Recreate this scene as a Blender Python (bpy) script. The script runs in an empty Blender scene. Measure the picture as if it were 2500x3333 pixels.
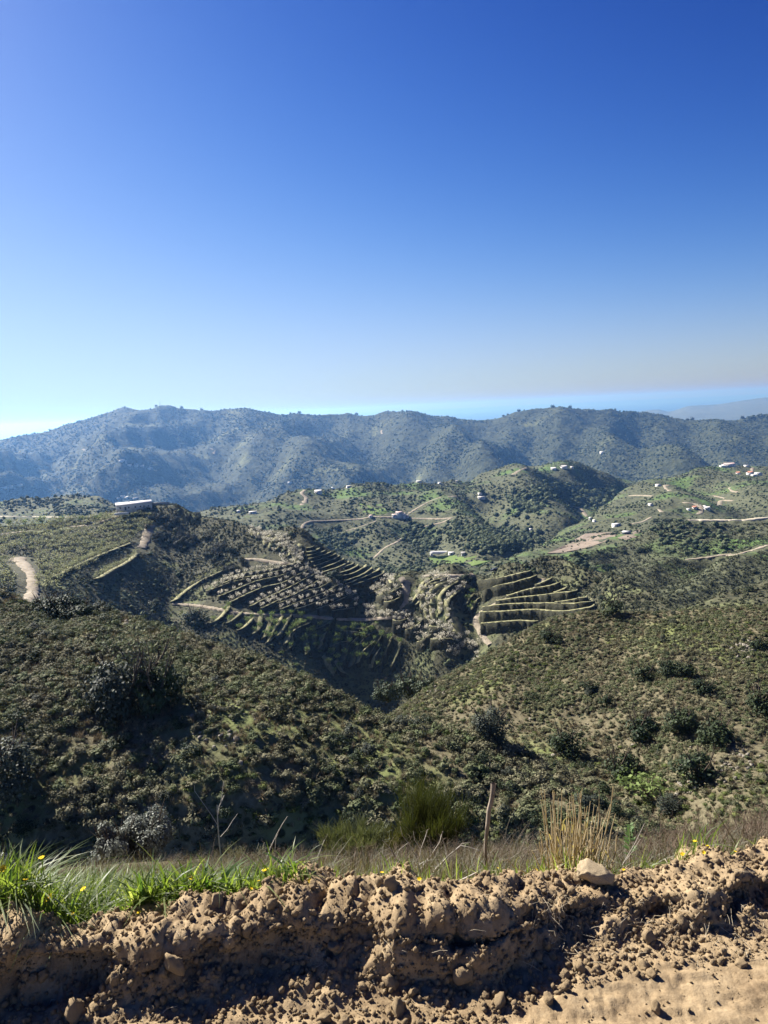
import bpy, math, random
import numpy as np
from mathutils import Vector, Matrix, Euler
from mathutils.bvhtree import BVHTree

random.seed(7)
rng = np.random.default_rng(7)
SC = bpy.context.scene
COL = SC.collection

# ------------------------------------------------------------------ camera
F = 2504.0; CU = 1250.0; CV = 1666.5
PITCH = math.radians(7.66); ROLL = math.radians(2.75)
CAMZ = 1.6
_Fv = Vector((0, math.cos(PITCH), -math.sin(PITCH)))
_R0 = Vector((1, 0, 0)); _U0 = _R0.cross(_Fv)
_R = _R0 * math.cos(ROLL) - _U0 * math.sin(ROLL)
_U = _R0 * math.sin(ROLL) + _U0 * math.cos(ROLL)
cam = bpy.data.cameras.new('camera'); camo = bpy.data.objects.new('camera', cam); COL.objects.link(camo)
m = Matrix.Identity(4)
for i in range(3):
    m[i][0] = _R[i]; m[i][1] = _U[i]; m[i][2] = -_Fv[i]
m[2][3] = CAMZ
camo.matrix_world = m
cam.sensor_fit = 'VERTICAL'; cam.sensor_height = 24.0; cam.sensor_width = 18.0
cam.lens = 24.0 * F / 3333.0
cam.clip_start = 0.05; cam.clip_end = 300000
SC.camera = camo

# ------------------------------------------------------------------ sky, sun, exposure
SUN_AZ = math.radians(-49)      # left of the view axis
SUN_EL = math.radians(38)
world = bpy.data.worlds.new('World'); SC.world = world; world.use_nodes = True
nt = world.node_tree; nt.nodes.clear()
sky = nt.nodes.new('ShaderNodeTexSky'); sky.sky_type = 'NISHITA'; sky.sun_disc = False
sky.sun_elevation = SUN_EL; sky.sun_rotation = SUN_AZ
sky.altitude = 500; sky.air_density = 1.0; sky.dust_density = 0.6; sky.ozone_density = 2.5
# colour response of the clear winter sky: the same curve in every direction
sep = nt.nodes.new('ShaderNodeSeparateColor'); cmb = nt.nodes.new('ShaderNodeCombineColor')
nt.links.new(sky.outputs[0], sep.inputs[0])
def _m(op, a_, b_):
    x = nt.nodes.new('ShaderNodeMath'); x.operation = op
    for i_, q_ in enumerate((a_, b_)):
        if isinstance(q_, (int, float)): x.inputs[i_].default_value = q_
        else: nt.links.new(q_, x.inputs[i_])
    return x.outputs[0]
for i_, (g_, k_, a_) in enumerate([(3.1, 0.0079, 1.5), (2.67, 0.00988, 1.0), (2.4, 0.0197, 0.7)]):
    y_ = _m('MULTIPLY', _m('POWER', sep.outputs[i_], g_), k_)
    o_ = _m('DIVIDE', y_, _m('ADD', _m('MULTIPLY', y_, a_), 1.0))
    nt.links.new(_m('MULTIPLY', o_, 7.4), cmb.inputs[i_])
bg = nt.nodes.new('ShaderNodeBackground'); bg.inputs[1].default_value = 0.05
wo = nt.nodes.new('ShaderNodeOutputWorld')
nt.links.new(cmb.outputs[0], bg.inputs[0]); nt.links.new(bg.outputs[0], wo.inputs[0])
sl = bpy.data.lights.new('sun', 'SUN'); sl.energy = 5.0; sl.angle = math.radians(0.53); sl.color = (1.0, 0.95, 0.87)
so = bpy.data.objects.new('sun', sl); COL.objects.link(so)
sdir = Vector((math.sin(SUN_AZ) * math.cos(SUN_EL), math.cos(SUN_AZ) * math.cos(SUN_EL), math.sin(SUN_EL)))
so.rotation_euler = sdir.to_track_quat('Z', 'Y').to_euler()
SC.view_settings.view_transform = 'Standard'; SC.view_settings.look = 'None'
SC.view_settings.exposure = 1.4; SC.view_settings.gamma = 1.0
SC.render.engine = 'CYCLES'
SC.cycles.max_bounces = 5; SC.cycles.diffuse_bounces = 1; SC.cycles.glossy_bounces = 1
SC.cycles.transmission_bounces = 3; SC.cycles.volume_bounces = 0; SC.cycles.transparent_max_bounces = 6
SC.cycles.use_denoising = True

# ------------------------------------------------------------------ helpers
Fn = np.array(_Fv); Rn = np.array(_R); Un = np.array(_U); CAM = np.array([0, 0, CAMZ])

def P(u, v, d):
    """photo pixel at ground distance d (metres along +Y) -> point"""
    u = np.asarray(u, float); v = np.asarray(v, float); d = np.asarray(d, float)
    w = Fn + ((u - CU) / F)[..., None] * Rn - ((v - CV) / F)[..., None] * Un
    return CAM + w * (d / w[..., 1])[..., None]

def raydir(u, v):
    w = _Fv + _R * ((u - CU) / F) - _U * ((v - CV) / F)
    return w.normalized()

def pchip(x, y, xi):
    x = np.asarray(x, float); y = np.asarray(y, float); xi = np.clip(np.asarray(xi, float), x[0], x[-1])
    if len(x) == 1: return np.full_like(xi, y[0])
    if len(x) == 2: return np.interp(xi, x, y)
    h = np.diff(x); dl = np.diff(y) / h
    d = np.zeros(len(x))
    for i in range(1, len(x) - 1):
        if dl[i-1] * dl[i] > 0:
            w1 = 2*h[i] + h[i-1]; w2 = h[i] + 2*h[i-1]
            d[i] = (w1 + w2) / (w1/dl[i-1] + w2/dl[i])
    d[0] = dl[0]; d[-1] = dl[-1]
    k = np.clip(np.searchsorted(x, xi, side='right') - 1, 0, len(x) - 2)
    t = (xi - x[k]) / h[k]
    return ((1 + 2*t) * (1-t)**2 * y[k] + t*(1-t)**2 * h[k]*d[k] + t*t*(3-2*t) * y[k+1] + t*t*(t-1)*h[k]*d[k+1])

def _hash(ix, iy, iz, seed):
    n = (ix.astype(np.int64) * 374761393 + iy.astype(np.int64) * 668265263 + iz.astype(np.int64) * 2147483647 + seed * 974634777) & 0xFFFFFFFF
    n = ((n ^ (n >> 13)) * 1274126177) & 0xFFFFFFFF
    n = n ^ (n >> 16)
    return (n & 0xFFFF) / 65535.0

def vnoise2(x, y, seed=0):
    ix = np.floor(x); iy = np.floor(y); fx = x - ix; fy = y - iy
    fx = fx*fx*fx*(fx*(fx*6-15)+10); fy = fy*fy*fy*(fy*(fy*6-15)+10)
    z = np.zeros_like(ix)
    a = _hash(ix, iy, z, seed); b = _hash(ix+1, iy, z, seed); c = _hash(ix, iy+1, z, seed); e = _hash(ix+1, iy+1, z, seed)
    return (a*(1-fx)+b*fx)*(1-fy) + (c*(1-fx)+e*fx)*fy

def vnoise3(x, y, z, seed=0):
    ix = np.floor(x); iy = np.floor(y); iz = np.floor(z); fx = x-ix; fy = y-iy; fz = z-iz
    fx = fx*fx*(3-2*fx); fy = fy*fy*(3-2*fy); fz = fz*fz*(3-2*fz)
    r = 0
    for dz, wz in ((0, 1-fz), (1, fz)):
        a = _hash(ix, iy, iz+dz, seed); b = _hash(ix+1, iy, iz+dz, seed)
        c = _hash(ix, iy+1, iz+dz, seed); e = _hash(ix+1, iy+1, iz+dz, seed)
        r = r + wz * ((a*(1-fx)+b*fx)*(1-fy) + (c*(1-fx)+e*fx)*fy)
    return r

def worley2(x, y, seed=0):
    """distance to the nearest random point, 2D"""
    ix = np.floor(x); iy = np.floor(y); best = np.full(x.shape, 9.0); z = np.zeros_like(ix)
    for dx in (-1, 0, 1):
        for dy_ in (-1, 0, 1):
            cx = ix+dx; cy_ = iy+dy_
            px = cx+_hash(cx, cy_, z, seed); py_ = cy_+_hash(cx, cy_, z, seed+99)
            best = np.minimum(best, (x-px)**2+(y-py_)**2)
    return np.sqrt(best)

def fbm(x, y, scale, octv=4, seed=0, gain=0.5):
    r = np.zeros_like(x, dtype=float); a = 1.0; s = 0
    c, sn = math.cos(0.6), math.sin(0.6)
    X = x/scale; Y = y/scale
    for o in range(octv):
        r += a * (vnoise2(X + 31.7*o, Y - 17.3*o, seed+o) * 2 - 1); s += a; a *= gain
        X, Y = (X*c - Y*sn) * 2.03, (X*sn + Y*c) * 2.03
    return r / s

def tag(o, label=None, cat=None, group=None, kind=None):
    if label: o['label'] = label
    if cat: o['category'] = cat
    if group: o['group'] = group
    if kind: o['kind'] = kind
    return o

def mesh_np(name, verts, faces, mat=None, smooth=False):
    me = bpy.data.meshes.new(name)
    verts = np.asarray(verts, np.float32); faces = np.asarray(faces, np.int32)
    nv = len(verts); nf, k = faces.shape
    me.vertices.add(nv); me.vertices.foreach_set('co', verts.ravel())
    me.loops.add(nf*k); me.loops.foreach_set('vertex_index', faces.ravel())
    me.polygons.add(nf)
    me.polygons.foreach_set('loop_start', np.arange(nf, dtype=np.int32)*k)
    me.polygons.foreach_set('loop_total', np.full(nf, k, np.int32))
    me.update(calc_edges=True)
    if smooth: me.polygons.foreach_set('use_smooth', np.ones(nf, bool))
    if mat: me.materials.append(mat)
    return me

def link(name, me, parent=None, loc=None, rot=None):
    o = bpy.data.objects.new(name, me); COL.objects.link(o)
    if parent is not None: o.parent = parent
    if loc is not None: o.location = loc
    if rot is not None: o.rotation_euler = rot
    return o

def empty(name, loc, rz=0.0, s=1.0):
    o = bpy.data.objects.new(name, None); COL.objects.link(o); o.location = loc; o.rotation_euler = (0, 0, rz); o.scale = (s, s, s)
    o.empty_display_size = 0.2
    return o

def gridfaces(nr, nc):
    i = np.arange(nr-1)[:, None]*nc + np.arange(nc-1)[None, :]
    i = i.ravel()
    return np.stack([i, i+1, i+nc+1, i+nc], 1)

# ------------------------------------------------------------------ materials
def newmat(name):
    mt = bpy.data.materials.new(name); mt.use_nodes = True
    n = mt.node_tree; b = n.nodes['Principled BSDF']
    b.inputs['Specular IOR Level'].default_value = 0.15
    b.inputs['Roughness'].default_value = 0.9
    return mt, n, b

def ramp(n, fac, stops):
    r = n.nodes.new('ShaderNodeValToRGB'); e = r.color_ramp.elements
    while len(e) > 1: e.remove(e[-1])
    e[0].position = stops[0][0]; e[0].color = (*stops[0][1], 1)
    for p, c in stops[1:]:
        x = e.new(p); x.color = (*c, 1)
    n.links.new(fac, r.inputs[0]); return r.outputs[0]

def noise(n, co, scale, detail=4, rough=0.55, dist=0.0):
    t = n.nodes.new('ShaderNodeTexNoise'); t.inputs['Scale'].default_value = scale
    t.inputs['Detail'].default_value = detail; t.inputs['Roughness'].default_value = rough
    t.inputs['Distortion'].default_value = dist
    n.links.new(co, t.inputs['Vector']); return t.outputs['Fac']

def mixc(n, fac, a, b, mode='MIX'):
    x = n.nodes.new('ShaderNodeMix'); x.data_type = 'RGBA'; x.blend_type = mode
    for s, val in ((0, fac), (6, a), (7, b)):
        if isinstance(val, (int, float)): x.inputs[s].default_value = val
        elif isinstance(val, tuple): x.inputs[s].default_value = (*val, 1)
        else: n.links.new(val, x.inputs[s])
    return x.outputs[2]

def coords(n):
    return n.nodes.new('ShaderNodeTexCoord').outputs['Object']

def hill_material(name, c_lo, c_hi, c_grass, c_dark, big, small, grass_amt=0.55, dark_scale=None, dark_size=0.35, bump=0.6, bump_d=1.0):
    mt, n, b = newmat(name); co = coords(n)
    f1 = noise(n, co, 1/small, 5, 0.65); f2 = noise(n, co, 1/big, 4, 0.55)
    base = ramp(n, f1, [(0.3, c_lo), (0.7, c_hi)])
    gm = ramp(n, f2, [(grass_amt, (0, 0, 0)), (grass_amt+0.12, (1, 1, 1))])
    base = mixc(n, gm, base, c_grass)
    if dark_scale:
        vo = n.nodes.new('ShaderNodeTexVoronoi'); vo.inputs['Scale'].default_value = 1/dark_scale
        n.links.new(co, vo.inputs['Vector'])
        dm = ramp(n, vo.outputs['Distance'], [(dark_size, (1, 1, 1)), (dark_size+0.12, (0, 0, 0))])
        f3 = noise(n, co, 1/(dark_scale*9), 3, 0.5)
        dm2 = ramp(n, f3, [(0.42, (0, 0, 0)), (0.55, (1, 1, 1))])
        dmm = mixc(n, 1.0, dm, dm2, 'MULTIPLY')
        base = mixc(n, dmm, base, c_dark)
    n.links.new(base, b.inputs['Base Color'])
    bp = n.nodes.new('ShaderNodeBump'); bp.inputs['Strength'].default_value = bump; bp.inputs['Distance'].default_value = bump_d
    n.links.new(f1, bp.inputs['Height']); n.links.new(bp.outputs[0], b.inputs['Normal'])
    return mt

def simple_mat(name, c1, c2, scale, bump=0.0, rough=0.9, bd=0.02):
    mt, n, b = newmat(name); co = coords(n)
    f = noise(n, co, scale, 5, 0.6)
    n.links.new(ramp(n, f, [(0.3, c1), (0.7, c2)]), b.inputs['Base Color'])
    b.inputs['Roughness'].default_value = rough
    if bump:
        bp = n.nodes.new('ShaderNodeBump'); bp.inputs['Strength'].default_value = bump; bp.inputs['Distance'].default_value = bd
        n.links.new(f, bp.inputs['Height']); n.links.new(bp.outputs[0], b.inputs['Normal'])
    return mt

def leaf_mat(name, cols, trans=0.25, rough=0.7, posscale=None, spec=0.15):
    """cols: list of colours picked per instance / per place; partly translucent"""
    mt, n, b = newmat(name)
    oi = n.nodes.new('ShaderNodeObjectInfo')
    geo = n.nodes.new('ShaderNodeNewGeometry')
    fac = oi.outputs['Random']
    if posscale:
        f2 = noise(n, geo.outputs['Position'], posscale, 3, 0.6)
        mm = n.nodes.new('ShaderNodeMath'); mm.operation = 'MULTIPLY_ADD'
        n.links.new(fac, mm.inputs[0]); mm.inputs[1].default_value = 0.45
        m2 = n.nodes.new('ShaderNodeMath'); m2.operation = 'MULTIPLY_ADD'
        n.links.new(f2, m2.inputs[0]); m2.inputs[1].default_value = 1.6; m2.inputs[2].default_value = -0.52
        n.links.new(m2.outputs[0], mm.inputs[2]); fac = mm.outputs[0]
    k = len(cols)
    c = ramp(n, fac, [(i/max(1, k-1), cols[i]) for i in range(k)])
    ri = n.nodes.new('ShaderNodeMapRange'); n.links.new(geo.outputs['Random Per Island'], ri.inputs[0])
    ri.inputs[3].default_value = 0.6; ri.inputs[4].default_value = 1.4
    c = mixc(n, 1.0, c, ri.outputs[0], 'MULTIPLY')
    n.links.new(c, b.inputs['Base Color']); b.inputs['Roughness'].default_value = rough
    b.inputs['Specular IOR Level'].default_value = spec
    if trans > 0:
        tr = n.nodes.new('ShaderNodeBsdfTranslucent'); n.links.new(c, tr.inputs[0])
        mx = n.nodes.new('ShaderNodeMixShader'); mx.inputs[0].default_value = trans
        n.links.new(b.outputs[0], mx.inputs[1]); n.links.new(tr.outputs[0], mx.inputs[2])
        n.links.new(mx.outputs[0], n.nodes['Material Output'].inputs[0])
    return mt

# ------------------------------------------------------------------ terrain layers
class Layer: pass
LAYERS = {}

def layer(name, rows, u0, u1, nu, nt_, mat, back=(60, 0.5, 12), disp=None, feats=None, label=None, oname='hill', zfun=None, front=None):
    """rows: base..crest, each (vlist[(u,v)], dlist[(u,d)]).  Gives one grid surface with a far side."""
    us = np.linspace(u0, u1, nu)
    K = len(rows)
    V = np.stack([pchip([a for a, _ in r[0]], [b for _, b in r[0]], us) for r in rows])
    D = np.stack([pchip([a for a, _ in r[1]], [b for _, b in r[1]], us) for r in rows])
    tt = np.linspace(0, K-1, nt_)
    Vi = np.empty((nt_, nu)); Di = np.empty((nt_, nu))
    tk = np.arange(K)
    for j in range(nu):
        Vi[:, j] = pchip(tk, V[:, j], tt); Di[:, j] = np.exp(pchip(tk, np.log(D[:, j]), tt))
    pts = P(np.broadcast_to(us, (nt_, nu)), Vi, Di)
    # far side, falling away behind the crest
    blen, bslope, nb = back
    if nb:
        c = pts[-1]; away = c[:, :2] / np.linalg.norm(c[:, :2], axis=1, keepdims=True)
        bk = []
        for k in range(1, nb+1):
            s = blen * (k/nb)**1.5
            q = np.empty_like(c); q[:, :2] = c[:, :2] + away * s
            q[:, 2] = c[:, 2] - bslope * s * min(1.0, 0.25 + s/(0.35*blen))
            bk.append(q)
        pts = np.concatenate([pts, np.stack(bk)])
    if front:   # a skirt running down towards the camera below the base row
        fl, fs = front
        c = pts[0]; away = c[:, :2] / np.linalg.norm(c[:, :2], axis=1, keepdims=True)
        q = c.copy(); q[:, :2] -= away*fl; q[:, 2] -= fs
        pts = np.concatenate([q[None], pts])
    x, y = pts[..., 0], pts[..., 1]
    L = Layer(); L.nt = nt_ + (1 if front else 0)
    if feats:
        for poly, wid, amp in feats:
            pp = P([a for a, _, _ in poly], [b for _, b, _ in poly], [c_ for _, _, c_ in poly])[:, :2]
            best = np.full(x.shape, 1e18)
            for i in range(len(pp)-1):
                a = pp[i]; e = pp[i+1]-a; l2 = (e**2).sum()
                t = np.clip(((x-a[0])*e[0] + (y-a[1])*e[1])/l2, 0, 1)
                best = np.minimum(best, (x-a[0]-t*e[0])**2 + (y-a[1]-t*e[1])**2)
            pts[..., 2] += amp*np.exp(-best/wid**2)
    if disp:
        for sc_, amp, oc in disp:
            pts[..., 2] += amp * fbm(x, y, sc_, oc, int(sc_*7) % 1000)
    if zfun: pts = zfun(pts, us)
    nr, nc = pts.shape[:2]
    faces = gridfaces(nr, nc)
    me = mesh_np(oname, pts.reshape(-1, 3), faces, mat, True)
    o = link(oname, me); tag(o, label, kind='structure')
    L.pts = pts; L.obj = o; L.nr = nr; L.nc = nc
    L.bvh = BVHTree.FromPolygons(pts.reshape(-1, 3).tolist(), faces.tolist())
    LAYERS[name] = L
    return L

def cast(L, u, v):
    h, nrm, _, d = L.bvh.ray_cast(Vector((0, 0, CAMZ)), raydir(u, v))
    return h, nrm

def drop(L, x, y, z0=None):
    h, nrm, _, d = L.bvh.ray_cast(Vector((x, y, 500 if z0 is None else z0)), Vector((0, 0, -1)))
    return h, nrm

def sample(L, n, r0=0, r1=None, c0=0, c1=None, dens=None):
    """random points on the visible part of a layer, uniform by area"""
    p = L.pts; r1 = r1 or L.nt; c1 = c1 or L.nc
    a = p[r0:r1-1, c0:c1-1]; b = p[r0:r1-1, c0+1:c1]; c = p[r0+1:r1, c0:c1-1]; d = p[r0+1:r1, c0+1:c1]
    ar = np.linalg.norm(np.cross(b-a, c-a), axis=-1)
    if dens is not None: ar = ar * dens((a+d)/2)
    w = ar.ravel(); w = w/w.sum()
    k = rng.choice(len(w), n, p=w)
    s = rng.random((n, 1)); t = rng.random((n, 1))
    A, B, C, D = (q.reshape(-1, 3)[k] for q in (a, b, c, d))
    return (A*(1-s)+B*s)*(1-t) + (C*(1-s)+D*s)*t

def uv_of(p):
    """photo pixel of points"""
    q = p - CAM
    dep = q @ Fn
    return CU + F*(q @ Rn)/dep, CV - F*(q @ Un)/dep

# ------------------------------------------------------------------ scatter (for stuff only)
def scatter_group():
    ng = bpy.data.node_groups.new('scatter', 'GeometryNodeTree')
    return ng

def scatter(name, pts, variants, smin, smax, label, tilt=0.15, scales=None, kind='stuff', rots=None, idx=None, smat=None, pw=1.0):
    pts = np.asarray(pts); n = len(pts)
    me = bpy.data.meshes.new(name)
    me.vertices.add(n); me.vertices.foreach_set('co', pts.astype(np.float32).ravel())
    if scales is None: scales = smin + (smax-smin)*rng.random(n)**pw
    if rots is None:
        rots = np.stack([rng.normal(0, tilt, n), rng.normal(0, tilt, n), rng.random(n)*6.283], 1)
    a = me.attributes.new('rot', 'FLOAT_VECTOR', 'POINT'); a.data.foreach_set('vector', rots.astype(np.float32).ravel())
    if np.ndim(scales) == 1: scales = np.stack([scales]*3, 1)
    a = me.attributes.new('scl', 'FLOAT_VECTOR', 'POINT'); a.data.foreach_set('vector', np.asarray(scales, np.float32).ravel())
    a = me.attributes.new('idx', 'INT', 'POINT')
    a.data.foreach_set('value', (rng.integers(0, len(variants), n) if idx is None else idx).astype(np.int32))
    o = link(name, me); tag(o, label, kind=kind)
    vc = bpy.data.collections.new(name + '_kinds')
    for i, v in enumerate(variants):
        q = bpy.data.objects.new('%s_kind_%02d' % (name, i), v); vc.objects.link(q)
    ng = bpy.data.node_groups.new(name, 'GeometryNodeTree')
    ng.interface.new_socket('Geometry', in_out='INPUT', socket_type='NodeSocketGeometry')
    ng.interface.new_socket('Geometry', in_out='OUTPUT', socket_type='NodeSocketGeometry')
    N = ng.nodes; gi = N.new('NodeGroupInput'); go = N.new('NodeGroupOutput')
    ip = N.new('GeometryNodeInstanceOnPoints'); ci = N.new('GeometryNodeCollectionInfo')
    ci.inputs['Collection'].default_value = vc; ci.inputs['Separate Children'].default_value = True; ci.inputs['Reset Children'].default_value = True
    def attr(nm, ty):
        x = N.new('GeometryNodeInputNamedAttribute'); x.data_type = ty; x.inputs[0].default_value = nm; return x.outputs[0]
    ng.links.new(gi.outputs[0], ip.inputs['Points']); ng.links.new(ci.outputs[0], ip.inputs['Instance'])
    ip.inputs['Pick Instance'].default_value = True
    ng.links.new(attr('idx', 'INT'), ip.inputs['Instance Index'])
    e2r = N.new('FunctionNodeEulerToRotation'); ng.links.new(attr('rot', 'FLOAT_VECTOR'), e2r.inputs[0])
    ng.links.new(e2r.outputs[0], ip.inputs['Rotation'])
    ng.links.new(attr('scl', 'FLOAT_VECTOR'), ip.inputs['Scale']); ng.links.new(ip.outputs[0], go.inputs[0])
    md = o.modifiers.new('scatter', 'NODES'); md.node_group = ng
    return o

# ------------------------------------------------------------------ plant meshes (unit sized, base at z=0)
def quads_from(cent, nrm, size, aspect=1.6, r=None):
    """leaf quads: centres, facing vectors, sizes"""
    r = r or rng
    n = len(cent)
    nrm = nrm/np.maximum(1e-6, np.linalg.norm(nrm, axis=1, keepdims=True))
    t = r.normal(size=(n, 3)); t -= (t*nrm).sum(1, keepdims=True)*nrm; t /= np.maximum(1e-6, np.linalg.norm(t, axis=1, keepdims=True))
    bt = np.cross(nrm, t)
    size = np.broadcast_to(size, (n,))[:, None]
    a = t*size*aspect/2; b = bt*size/2
    v = np.stack([cent-a, cent-b*1.0, cent+a, cent+b*1.0], 1).reshape(-1, 3)
    f = np.arange(4*n).reshape(n, 4)
    return v, f

def tube(path, radii, sides=5):
    path = np.asarray(path, float); n = len(path)
    V = []; 
    for i in range(n):
        d = path[min(i+1, n-1)] - path[max(i-1, 0)]; d = d/(np.linalg.norm(d)+1e-9)
        a = np.cross(d, [0.31, 0.95, 0.1]); a /= np.linalg.norm(a)+1e-9; b = np.cross(d, a)
        for k in range(sides):
            th = 2*math.pi*k/sides
            V.append(path[i] + radii[i]*(a*math.cos(th)+b*math.sin(th)))
    Fs = []
    for i in range(n-1):
        for k in range(sides):
            k2 = (k+1) % sides
            Fs.append([i*sides+k, i*sides+k2, (i+1)*sides+k2, (i+1)*sides+k])
    return np.array(V), np.array(Fs)

def merge(parts):
    V = []; Fs = []; o = 0
    for v, f in parts:
        V.append(v); Fs.append(f+o); o += len(v)
    return np.concatenate(V), np.concatenate(Fs)

def crown_cloud(nl, nclump, seed, flat=0.8, clump_r=0.35, lo=0.15, size=0.1, up=0.3, jit=0.45):
    """leaves gathered in clumps through an uneven crown, radius ~1, base z=0..2*flat"""
    r = np.random.default_rng(seed)
    cc = r.normal(size=(nclump, 3)); cc /= np.linalg.norm(cc, axis=1, keepdims=True)
    cc *= (0.35 + 0.45*r.random((nclump, 1)))
    cr = clump_r*(0.6+0.8*r.random(nclump))
    k = r.integers(0, nclump, nl)
    d = r.normal(size=(nl, 3)); d /= np.linalg.norm(d, axis=1, keepdims=True)
    p = cc[k] + d*(cr[k]*(0.55+0.5*r.random(nl)))[:, None]
    p[:, 2] = p[:, 2]*flat + flat*0.9
    keep = p[:, 2] > lo*0.1
    p = p[keep]; d = d[keep]
    nr = d*0.7 + p*0.5 + r.normal(size=d.shape)*jit; nr[:, 2] += up
    return quads_from(p, nr, size*(0.6+0.8*r.random(len(p))), 1.5, r)

def core_blob(seed, flat, rad=0.72):
    v, f = ico(2); o = seed*1.37
    v = v*(0.8+0.5*vnoise3(v[:, 0]*1.8+o, v[:, 1]*1.8, v[:, 2]*1.8, seed))[:, None]*rad
    v[:, 2] = v[:, 2]*flat + flat*0.75
    f4 = np.c_[f, f[:, 2]]
    return v, f
def shrub_mesh(name, nl, size, seed, mat, flat=0.55, ncl=7, rad=0.7):
    v, f = crown_cloud(nl, ncl, seed, flat, 0.42, 0.1, size, jit=0.35)
    cv, cf = core_blob(seed, flat, rad)
    me = bpy.data.meshes.new(name)
    V = np.concatenate([v, cv])*0.5
    me.from_pydata(V.tolist(), [], f.tolist()+(cf+len(v)).tolist()); me.materials.append(mat)
    return me

def limbs(seed, h=1.0, n=5, spread=0.5, r0=0.07, fork=0.35, sides=5):
    r = np.random.default_rng(seed); parts = []; tips = []
    base = np.array([0, 0, 0.]); top = np.array([r.normal()*0.05, r.normal()*0.05, fork*h])
    parts.append(tube([base + [0, 0, -0.1*h], base, (base+top)/2+[r.normal()*0.03, r.normal()*0.03, 0], top], [r0*1.3, r0*1.15, r0*0.9, r0*0.8], sides))
    for i in range(n):
        a = 2*math.pi*(i+r.random()*0.6)/n; l = spread*(0.7+0.5*r.random())
        e = top + np.array([math.cos(a)*l, math.sin(a)*l, (1-fork)*h*(0.7+0.4*r.random())])
        mid = (top*0.5+e*0.5) + np.array([math.cos(a), math.sin(a), 0])*l*0.12
        parts.append(tube([top, mid, e], [r0*0.55, r0*0.35, r0*0.1], sides-1 if sides > 4 else 4)); tips += [e, mid]
        for j in range(2):
            a2 = a + r.normal()*0.9; l2 = l*0.5
            e2 = mid + np.array([math.cos(a2)*l2, math.sin(a2)*l2, (1-fork)*h*0.35*(0.6+r.random())])
            parts.append(tube([mid, e2], [r0*0.25, r0*0.06], 3)) if False else parts.append(tube([mid, (mid+e2)/2, e2], [r0*0.25, r0*0.16, r0*0.06], 4)); tips.append(e2)
    return merge(parts), np.array(tips)

def ico(sub=1):
    import bmesh
    bm = bmesh.new(); bmesh.ops.create_icosphere(bm, subdivisions=sub, radius=1.0)
    v = np.array([x.co[:] for x in bm.verts]); f = np.array([[x.index for x in q.verts] for q in bm.faces]); bm.free()
    return v, f

def rock_mesh(name, seed, mat, sub=3, rough=0.35, squash=(1, 0.85, 0.7), facet=True, fine=0.08):
    v, f = ico(sub); r = np.random.default_rng(seed)
    if facet:
        for i in range(9):   # planar cuts give broken faces
            nn = r.normal(size=3); nn /= np.linalg.norm(nn); dd = 0.55+0.35*r.random()
            s = v @ nn - dd; v = v - np.maximum(s, 0)[:, None]*nn*0.85
    o = r.random(3)*50
    n1 = vnoise3(v[:, 0]*1.7+o[0], v[:, 1]*1.7+o[1], v[:, 2]*1.7+o[2], seed)-0.5
    n2 = vnoise3(v[:, 0]*5+o[0], v[:, 1]*5+o[1], v[:, 2]*5+o[2], seed+1)-0.5
    v = v*(1+rough*n1+fine*2*n2)[:, None]*np.array(squash)
    return mesh_np(name, v, f, mat, False)
# ------------------------------------------------------------------ the far terrain
M = {}
M['range'] = hill_material('range_ground', (0.018, 0.026, 0.014), (0.068, 0.076, 0.040), (0.12, 0.13, 0.062), (0.010, 0.016, 0.009), 230, 22, 0.57, 14, 0.42, 1.0, 8)
M['far'] = hill_material('far_ground', (0.06, 0.07, 0.04), (0.12, 0.13, 0.08), (0.16, 0.17, 0.10), (0.03, 0.04, 0.02), 900, 120, 0.6)
M['mid'] = hill_material('mid_ground', (0.055, 0.062, 0.034), (0.125, 0.13, 0.075), (0.095, 0.15, 0.045), (0.014, 0.02, 0.011), 80, 5, 0.52, 5.5, 0.30, 0.9, 2.0)
M['terr'] = hill_material('terrace_ground', (0.042, 0.044, 0.025), (0.11, 0.105, 0.062), (0.15, 0.165, 0.075), (0.016, 0.02, 0.011), 26, 1.6, 0.52, 2.6, 0.30, 0.9, 0.8)
M['near'] = hill_material('scrub_ground', (0.09, 0.078, 0.045), (0.19, 0.165, 0.10), (0.16, 0.18, 0.065), (0.025, 0.03, 0.015), 16, 0.5, 0.52, 0.9, 0.28, 0.8, 0.15)
M['track'] = simple_mat('pale_track', (0.17, 0.14, 0.10), (0.38, 0.325, 0.245), 0.5, 0.4, bd=0.1)
M['bright'] = simple_mat('bright_road', (0.40, 0.35, 0.26), (0.52, 0.46, 0.35), 0.3)
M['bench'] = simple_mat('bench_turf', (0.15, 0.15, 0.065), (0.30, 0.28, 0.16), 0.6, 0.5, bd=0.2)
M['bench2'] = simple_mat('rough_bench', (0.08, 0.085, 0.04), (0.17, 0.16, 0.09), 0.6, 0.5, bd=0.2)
M['riser'] = simple_mat('shaded_riser_earth', (0.016, 0.018, 0.010), (0.055, 0.052, 0.030), 0.9, 0.8, bd=0.4)  # earth colour darkened to carry the shade on the steep risers
M['sea'], _n, _b = newmat('sea_water'); _b.inputs['Base Color'].default_value = (0.02, 0.05, 0.09, 1); _b.inputs['Roughness'].default_value = 0.35; _b.inputs['Specular IOR Level'].default_value = 0.5

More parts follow.
